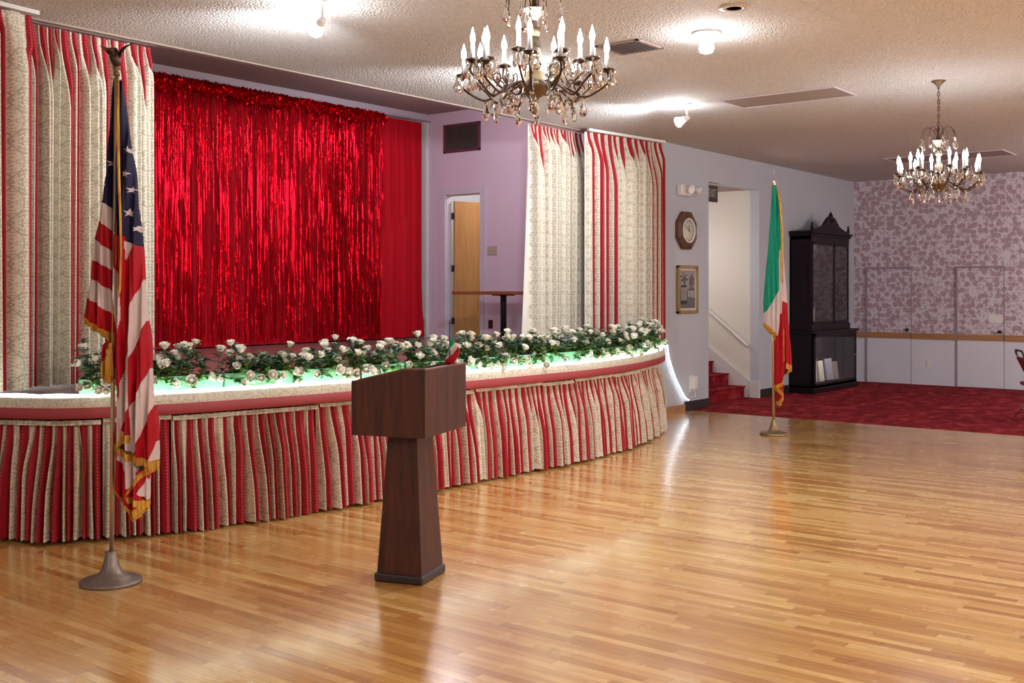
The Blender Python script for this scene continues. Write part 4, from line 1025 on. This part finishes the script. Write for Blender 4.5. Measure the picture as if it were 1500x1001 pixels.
# ------------------------------------------------------------------ chandeliers
drop_b = MB(); drop_b.lathe([(.0005, 0), (.004, -.008), (.010, -.022), (.0165, -.04), (.0175, -.050), (.013, -.061), (.004, -.068), (.0005, -.069)], 6, mat=Matrix.Scale(.55, 4, (0, 1, 0)), smooth=False)
drop_b.lathe([(.0005, .012), (.006, .008), (.0075, .0035), (.006, -.001), (.0005, -.004)], 6, smooth=False)
tmp = drop_b.build('crystal_drop', M['crystal']); DROP = tmp.data; bpy.data.objects.remove(tmp)
def hang(parent, p, s=1, rz=0, name='crystal_drop'):
    o = bpy.data.objects.new(name, DROP); COL.objects.link(o); o.parent = parent; o.location = p; s *= 1.25; o.scale = (s, s, s); o.rotation_euler = (0, 0, rz); return o
def chandelier(cx, cy, z0, label, rot=0):
    # z0 = bottom finial tip height
    root = empty('chandelier', (cx, cy, z0), rot, label, 'chandelier', 'crystal chandeliers'); H = CZ - z0
    b = MB(); b.lathe([(.004, 0), (.014, .012), (.016, .026), (.008, .036), (.012, .05), (.012, .07), (.03, .09), (.065, .115), (.07, .13), (.085, .14), (.088, .165), (.07, .17), (.06, .19), (.055, .22), (.03, .235), (.02, .27), (.035, .30), (.035, .33), (.018, .36), (.016, .40), (.03, .43), (.03, .45), (.012, .48), (.012, .56)], 20)
    b.build('body', M['brass'], root)
    b = MB(); b.lathe([(.036, .36), (.03, .38), (.022, .42), (.028, .46), (.016, .47)], 12, smooth=False); b.build('glass_column', M['crystal'], root)
    b = MB(); b.lathe([(.014, .50), (.04, .535), (.055, .555), (.058, .56), (.0, .557)], 18); b.build('upper_cup', M['frost'], root)
    def sarm(r, zt, sag, ang, k):
        a = bpy.data.objects.new('candle_arm', None); COL.objects.link(a); a.parent = root; a.rotation_euler = (0, 0, ang)
        return a
    for (n, r, zt, off, s0) in ((12, .385, .215, 0, 1.0), (6, .25, .29, .26, .9)):
        me = None
        for k in range(n):
            ang = off + 2 * PI * k / n + (.06 if k % 2 else -.06)
            rr = r - (.03 if (k % 2 and n == 12) else 0); zz = zt + (.035 if (k % 2 and n == 12) else 0)
            b = MB(); b.tube(catmull([(.05, 0, .155), (.10, 0, .165 + .0), (rr * .48, 0, .13), (rr * .68, 0, .085 if n == 12 else .14), (rr * .88, 0, zz - .10), (rr + .012, 0, zz - .05), (rr, 0, zz)], 5), .0065, 7)
            b.tube(catmull([(rr * .62, 0, zz - .115), (rr * .55, 0, zz - .07), (rr * .62, 0, zz - .045), (rr * .68, 0, zz - .06)], 4), .004, 6)
            arm = b.build('candle_arm', M['bronze'], root); arm.rotation_euler = (0, 0, ang)
            b = MB(); mt = Matrix.Translation((rr, 0, zz)); b.lathe([(.008, -.008), (.03, .0), (.042, .008), (.040, .011), (.015, .008), (.014, .02), (.0, .02)], 14, mat=mt); b.build('drip_pan', M['bronze'], arm)
            b = MB(); b.lathe([(.0115, .01), (.0115, .095), (.0, .095)], 12, mat=mt); b.build('candle', M['candle'], arm)
            b = MB(); b.lathe([(.006, .095), (.012, .105), (.0145, .12), (.012, .137), (.006, .155), (.002, .172), (.0005, .178)], 8, mat=mt); b.build('bulb', M['bulb'], arm)
            for q in range(5 if n == 12 else 4):
                a2 = 2 * PI * q / 5 + .3; hang(arm, (rr + .038 * math.cos(a2), .038 * math.sin(a2), zz - .006), .92, a2)
            if n == 12: hang(arm, (rr * .68, 0, .07), 1.1, k)
            if n == 12 and k % 2: hang(arm, (rr * .42, 0, .11), 1.15, k + 1)
            if n == 6: hang(arm, (rr * .7, 0, .115), 1.05, k)
    for k in range(8):
        a = 2 * PI * k / 8 + .2; b = MB(); R2 = .155
        b.tube(catmull([(.02, 0, .555), (.03, 0, .62), (.07, 0, .675), (.11, 0, .68), (R2 - .01, 0, .64), (R2, 0, .58)], 5), .0035, 6)
        br = b.build('crown_branch', M['bronze'], root); br.rotation_euler = (0, 0, a); hang(br, (R2, 0, .565), 1.05, k)
        if k % 2 == 0: hang(br, (.055, 0, .545), .95, k)
    b = MB(); b.lathe([(.01, .55), (.016, .58), (.012, .62), (.015, .66), (.006, .69), (.004, .70)], 12); b.build('crown_stem', M['bronze'], root)
    # chain
    z = .695; k = 0; cb_ = MB()
    while z < H - .05:
        ring = []
        for q in range(12):
            a = 2 * PI * q / 12; x, zz = .011 * math.cos(a), .022 * math.sin(a)
            ring.append((x, 0, z + .02 + zz) if k % 2 else (0, x, z + .02 + zz))
        cb_.tube(ring, .003, 5, closed=True); z += .035; k += 1
    cb_.tube([(0.004, .004, .69), (.006, -.004, (.69 + H) / 2), (.004, .004, H - .02)], .0022, 5)
    cb_.build('chain', M['bronze'], root)
    b = MB(); b.lathe([(.008, H - .055), (.02, H - .045), (.045, H - .02), (.065, H - .008), (.066, H)], 20); b.build('ceiling_canopy', M['brass'], root)
    return root
chandelier(4.60, 3.46, 2.58, 'larger-looking crystal chandelier hanging near the top of the picture before the stage')
chandelier(10.45, 3.13, 2.49, 'crystal chandelier with full chain hanging before the floral wallpaper', .35)

# ------------------------------------------------------------------ ceiling fittings
def flood(x, y, lab, aim, power, spot=True):
    root = empty('ceiling_floodlight', (x, y, CZ), label=lab, cat='floodlight', group='white ceiling floodlights aimed at the stage')
    d = (Vector(aim) - Vector((x, y, CZ - .2))).normalized()
    b = MB(); b.lathe([(.05, 0), (.05, -.012), (.012, -.018), (.010, -.14), (.0, -.14)][::-1], 16); b.build('stem', M['white'], root)
    q = Vector((0, 0, -.15)); rot = d.to_track_quat('Z', 'Y').to_matrix().to_4x4(); mt = Matrix.Translation(q) @ rot
    b = MB(); b.lathe([(.0, -.03), (.024, -.02), (.03, .02), (.034, .05), (.028, .05)], 16, mat=mt); b.build('socket', M['white'], root)
    b = MB(); b.lathe([(.026, .045), (.045, .085), (.056, .11), (.05, .125), (.02, .135), (.0, .136)], 16, mat=mt); b.build('bulb', M['flood_bulb'], root)
    L = bpy.data.lights.new('flood_beam', 'SPOT'); L.energy = power; L.color = (.88, .94, 1); L.spot_size = math.radians(125); L.spot_blend = .7; L.shadow_soft_size = .05
    lo = bpy.data.objects.new('flood_beam', L); COL.objects.link(lo); p = Vector((x, y, CZ - .15)) + d * .16; lo.location = p; lo.rotation_euler = d.to_track_quat('-Z', 'Y').to_euler()
flood(4.96, 5.52, 'floodlight on the ceiling nearest the American flag', (6.0, 9.0, 2.2), 110)
flood(7.6, 5.55, 'floodlight on the ceiling behind the big chandelier', (8.8, 11.0, 2.6), 130)
flood(10.1, 5.59, 'bright floodlight on the ceiling above the right end of the stage', (9.6, 10.4, 1.6), 95)
cl = empty('ceiling_lamp', (7.40, 3.93, CZ), label='lit globe bulb in a white ring holder between chandeliers', cat='ceiling lamp')
b = MB(); b.lathe([(.11, 0), (.115, -.008), (.075, -.02), (.062, -.03), (.058, -.075), (.0, -.075)][::-1], 24); b.build('holder', M['white'], cl)
b = MB(); b.lathe([(.02, -.07), (.045, -.09), (.058, -.12), (.045, -.15), (.0, -.165)][::-1], 20); b.build('bulb', M['flood_bulb'], cl)
L = bpy.data.lights.new('lamp_beam', 'SPOT'); L.energy = 190; L.color = (.95, .97, 1); L.spot_size = math.radians(140); L.spot_blend = .8; L.shadow_soft_size = .06
lo = bpy.data.objects.new('lamp_beam', L); COL.objects.link(lo); lo.location = (7.40, 3.93, CZ - .18)
cn = empty('recessed_can_light', (6.86, 3.43, CZ), label='unlit recessed can light at the top of the ceiling', cat='ceiling lamp')
b = MB(); b.lathe([(.10, 0), (.105, -.006), (.08, -.012), (.055, -.010), (.052, .0)][::-1], 28); b.build('trim_ring', plain('beige_ring', S(188, 168, 148), .5), cn)
b = MB(); b.lathe([(.054, -.009), (.0, -.009)], 24); b.build('dark_opening', plain('brown_can_interior', S(60, 44, 36), .5), cn)
cv = empty('ceiling_vent', (7.45, 4.65, CZ), label='white slatted air vent on the ceiling right of the large chandelier', cat='vent')
b = MB(); hw = .20
for bx in ((-hw, hw, hw - .025, hw), (-hw, hw, -hw, -hw + .025), (-hw, -hw + .025, -hw, hw), (hw - .025, hw, -hw, hw)): b.box(bx[0], bx[1], bx[2], bx[3], -.012, -.001)
b.build('frame', M['ceiling_stage'], cv)
b = MB(); b.box(-hw + .02, hw - .02, -hw + .02, hw - .02, -.003, -.001); b.build('dark_opening', M['dark_void'], cv)
b = MB()
for k in range(9):
    y = -hw + .045 + k * (2 * hw - .09) / 8; b.box(-hw + .02, hw - .02, y - .011, y + .007, -.012, -.006)
b.build('slats', M['vent_slat'], cv)
for x0, x1, y0, y1, lab in ((10.12, 10.68, 4.01, 5.22, 'long flat grey ceiling panel between the two chandeliers'), (16.1, 16.82, 3.96, 5.6, 'grey flat ceiling panel behind the farther chandelier')):
    r = empty('ceiling_panel', ((x0 + x1) / 2, (y0 + y1) / 2, CZ), label=lab, cat='ceiling panel', group='flat ceiling panels'); a, c = (x1 - x0) / 2, (y1 - y0) / 2
    b = MB(); b.box(-a, a, -c, c, -.006, -.001); b.build('panel', M['panel_grey'], r)
    b = MB()
    for bx in ((-a - .012, a + .012, c, c + .012), (-a - .012, a + .012, -c - .012, -c), (-a - .012, -a, -c, c), (a, a + .012, -c, c)): b.box(bx[0], bx[1], bx[2], bx[3], -.012, -.001)
    b.build('rim', M['white_trim'], r)

# ------------------------------------------------------------------ folding chair at the right edge
P1 = Vector((15.05, 3.56)); P2 = Vector((14.66, 3.38)); sd = (P1 - P2).normalized(); fw = Vector((sd.y, -sd.x)); ctr = (P1 + P2) / 2 + fw * .24
ch = empty('folding_chair', (ctr.x, ctr.y, 0.004), math.atan2(fw.y, fw.x) - PI / 2, 'maroon folding chair with chrome legs on the carpet at the right edge', 'chair')
ch.rotation_euler = (0, 0, math.atan2(fw.y, fw.x) - PI / 2)
for sx in (-1, 1):
    b = MB(); b.tube([(sx * .21, .22, .01), (sx * .21, .02, .45), (sx * .205, -.12, .66), (sx * .2, -.21, .83)], .0115, 10); b.build('front_leg', M['chrome'], ch)
    b = MB(); b.tube([(sx * .19, -.24, .01), (sx * .19, .0, .33), (sx * .19, .12, .44)], .0115, 10); b.build('rear_leg', M['chrome'], ch)
b = MB(); b.bbox(-.19, .19, -.18, .21, .43, .475, .018); b.build('seat', M['chair_red'], ch)
b = MB(); mt = Matrix.Translation((0, -.165, .70)) @ Matrix.Rotation(.45, 4, 'X'); b.bbox(-.19, .19, -.018, .018, -.12, .10, .012, mat=mt); b.build('backrest', M['chair_red'], ch)
b = MB(); b.tube(catmull([(-.2, -.205, .80), (-.2, -.22, .85), (-.16, -.23, .875), (0, -.232, .878), (.16, -.23, .875), (.2, -.22, .85), (.2, -.205, .80)], 5), .0135, 10); b.build('top_rail', M['black'], ch)
b = MB(); b.tube([(-.21, .14, .18), (.21, .14, .18)], .009, 8); b.tube([(-.19, -.15, .13), (.19, -.15, .13)], .009, 8); b.build('stretchers', M['chrome'], ch)

# ------------------------------------------------------------------ unseen fill lights without fixtures, and the world
def lamp(x, y, z, e, col, r=.3):
    L = bpy.data.lights.new('fill_light', 'POINT'); L.energy = e; L.color = col; L.shadow_soft_size = r
    o = bpy.data.objects.new('fill_light', L); COL.objects.link(o); o.location = (x, y, z)
lamp(-1.6, 3.3, 2.75, 70, (1, .94, .88)); lamp(1.5, -3.6, 2.75, 300, (1, .94, .88)); lamp(7, -3.0, 2.75, 330, (1, .93, .85)); lamp(13.5, -2.6, 2.75, 230, (1, .93, .86)); lamp(16.5, 1.5, 2.9, 95, (1, .95, .9))  # added fill for the hall, bare point lights with no fixtures
lamp(5.6, 8.5, 3.95, 42, (1, .9, .88), .15); lamp(10.4, 9.2, 3.95, 42, (1, .92, .95), .15)  # added behind the header to brighten the stage ceiling and walls
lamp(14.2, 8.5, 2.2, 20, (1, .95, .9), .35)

def cabinet_fill(z, e):  # unseen area light added inside the cabinet so its contents show
    L = bpy.data.lights.new('cabinet_fill', 'AREA'); L.energy = e; L.size = .9; L.shape = 'RECTANGLE'; L.size_y = .04; L.color = (1, .95, .95)
    o = bpy.data.objects.new('cabinet_fill', L); COL.objects.link(o); o.location = (17.35, 6.90 if z < 1 else 6.93, z); o.rotation_euler = Vector((0, .75, -.66)).to_track_quat('-Z', 'X').to_euler(); o.rotation_euler = (math.radians(48), 0, 0)
cabinet_fill(.885, 3.5); cabinet_fill(2.40, 3)
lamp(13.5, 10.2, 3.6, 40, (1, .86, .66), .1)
w = bpy.data.worlds.new('world'); sc.world = w; w.use_nodes = True; w.node_tree.nodes['Background'].inputs[0].default_value = (.05, .05, .055, 1)

cam = bpy.data.cameras.new('camera'); co = bpy.data.objects.new('camera', cam); COL.objects.link(co)
co.location = (0, 0, 1.65); co.rotation_euler = (PI / 2, 0, math.radians(38.13 - 90)); cam.sensor_width = 36; cam.lens = 1590 / 1500 * 36; cam.shift_y = -75.2 / 1500; cam.clip_end = 100
sc.camera = co
sc.view_settings.view_transform = 'Standard'; sc.view_settings.look = 'None'; sc.view_settings.exposure = .58; sc.view_settings.gamma = 1; sc.view_settings.use_curve_mapping = False
cy = sc.cycles; cy.use_denoising = True; cy.max_bounces = 8; cy.diffuse_bounces = 4; cy.glossy_bounces = 4; cy.transmission_bounces = 8; cy.sample_clamp_indirect = 6; cy.caustics_reflective = False; cy.caustics_refractive = False
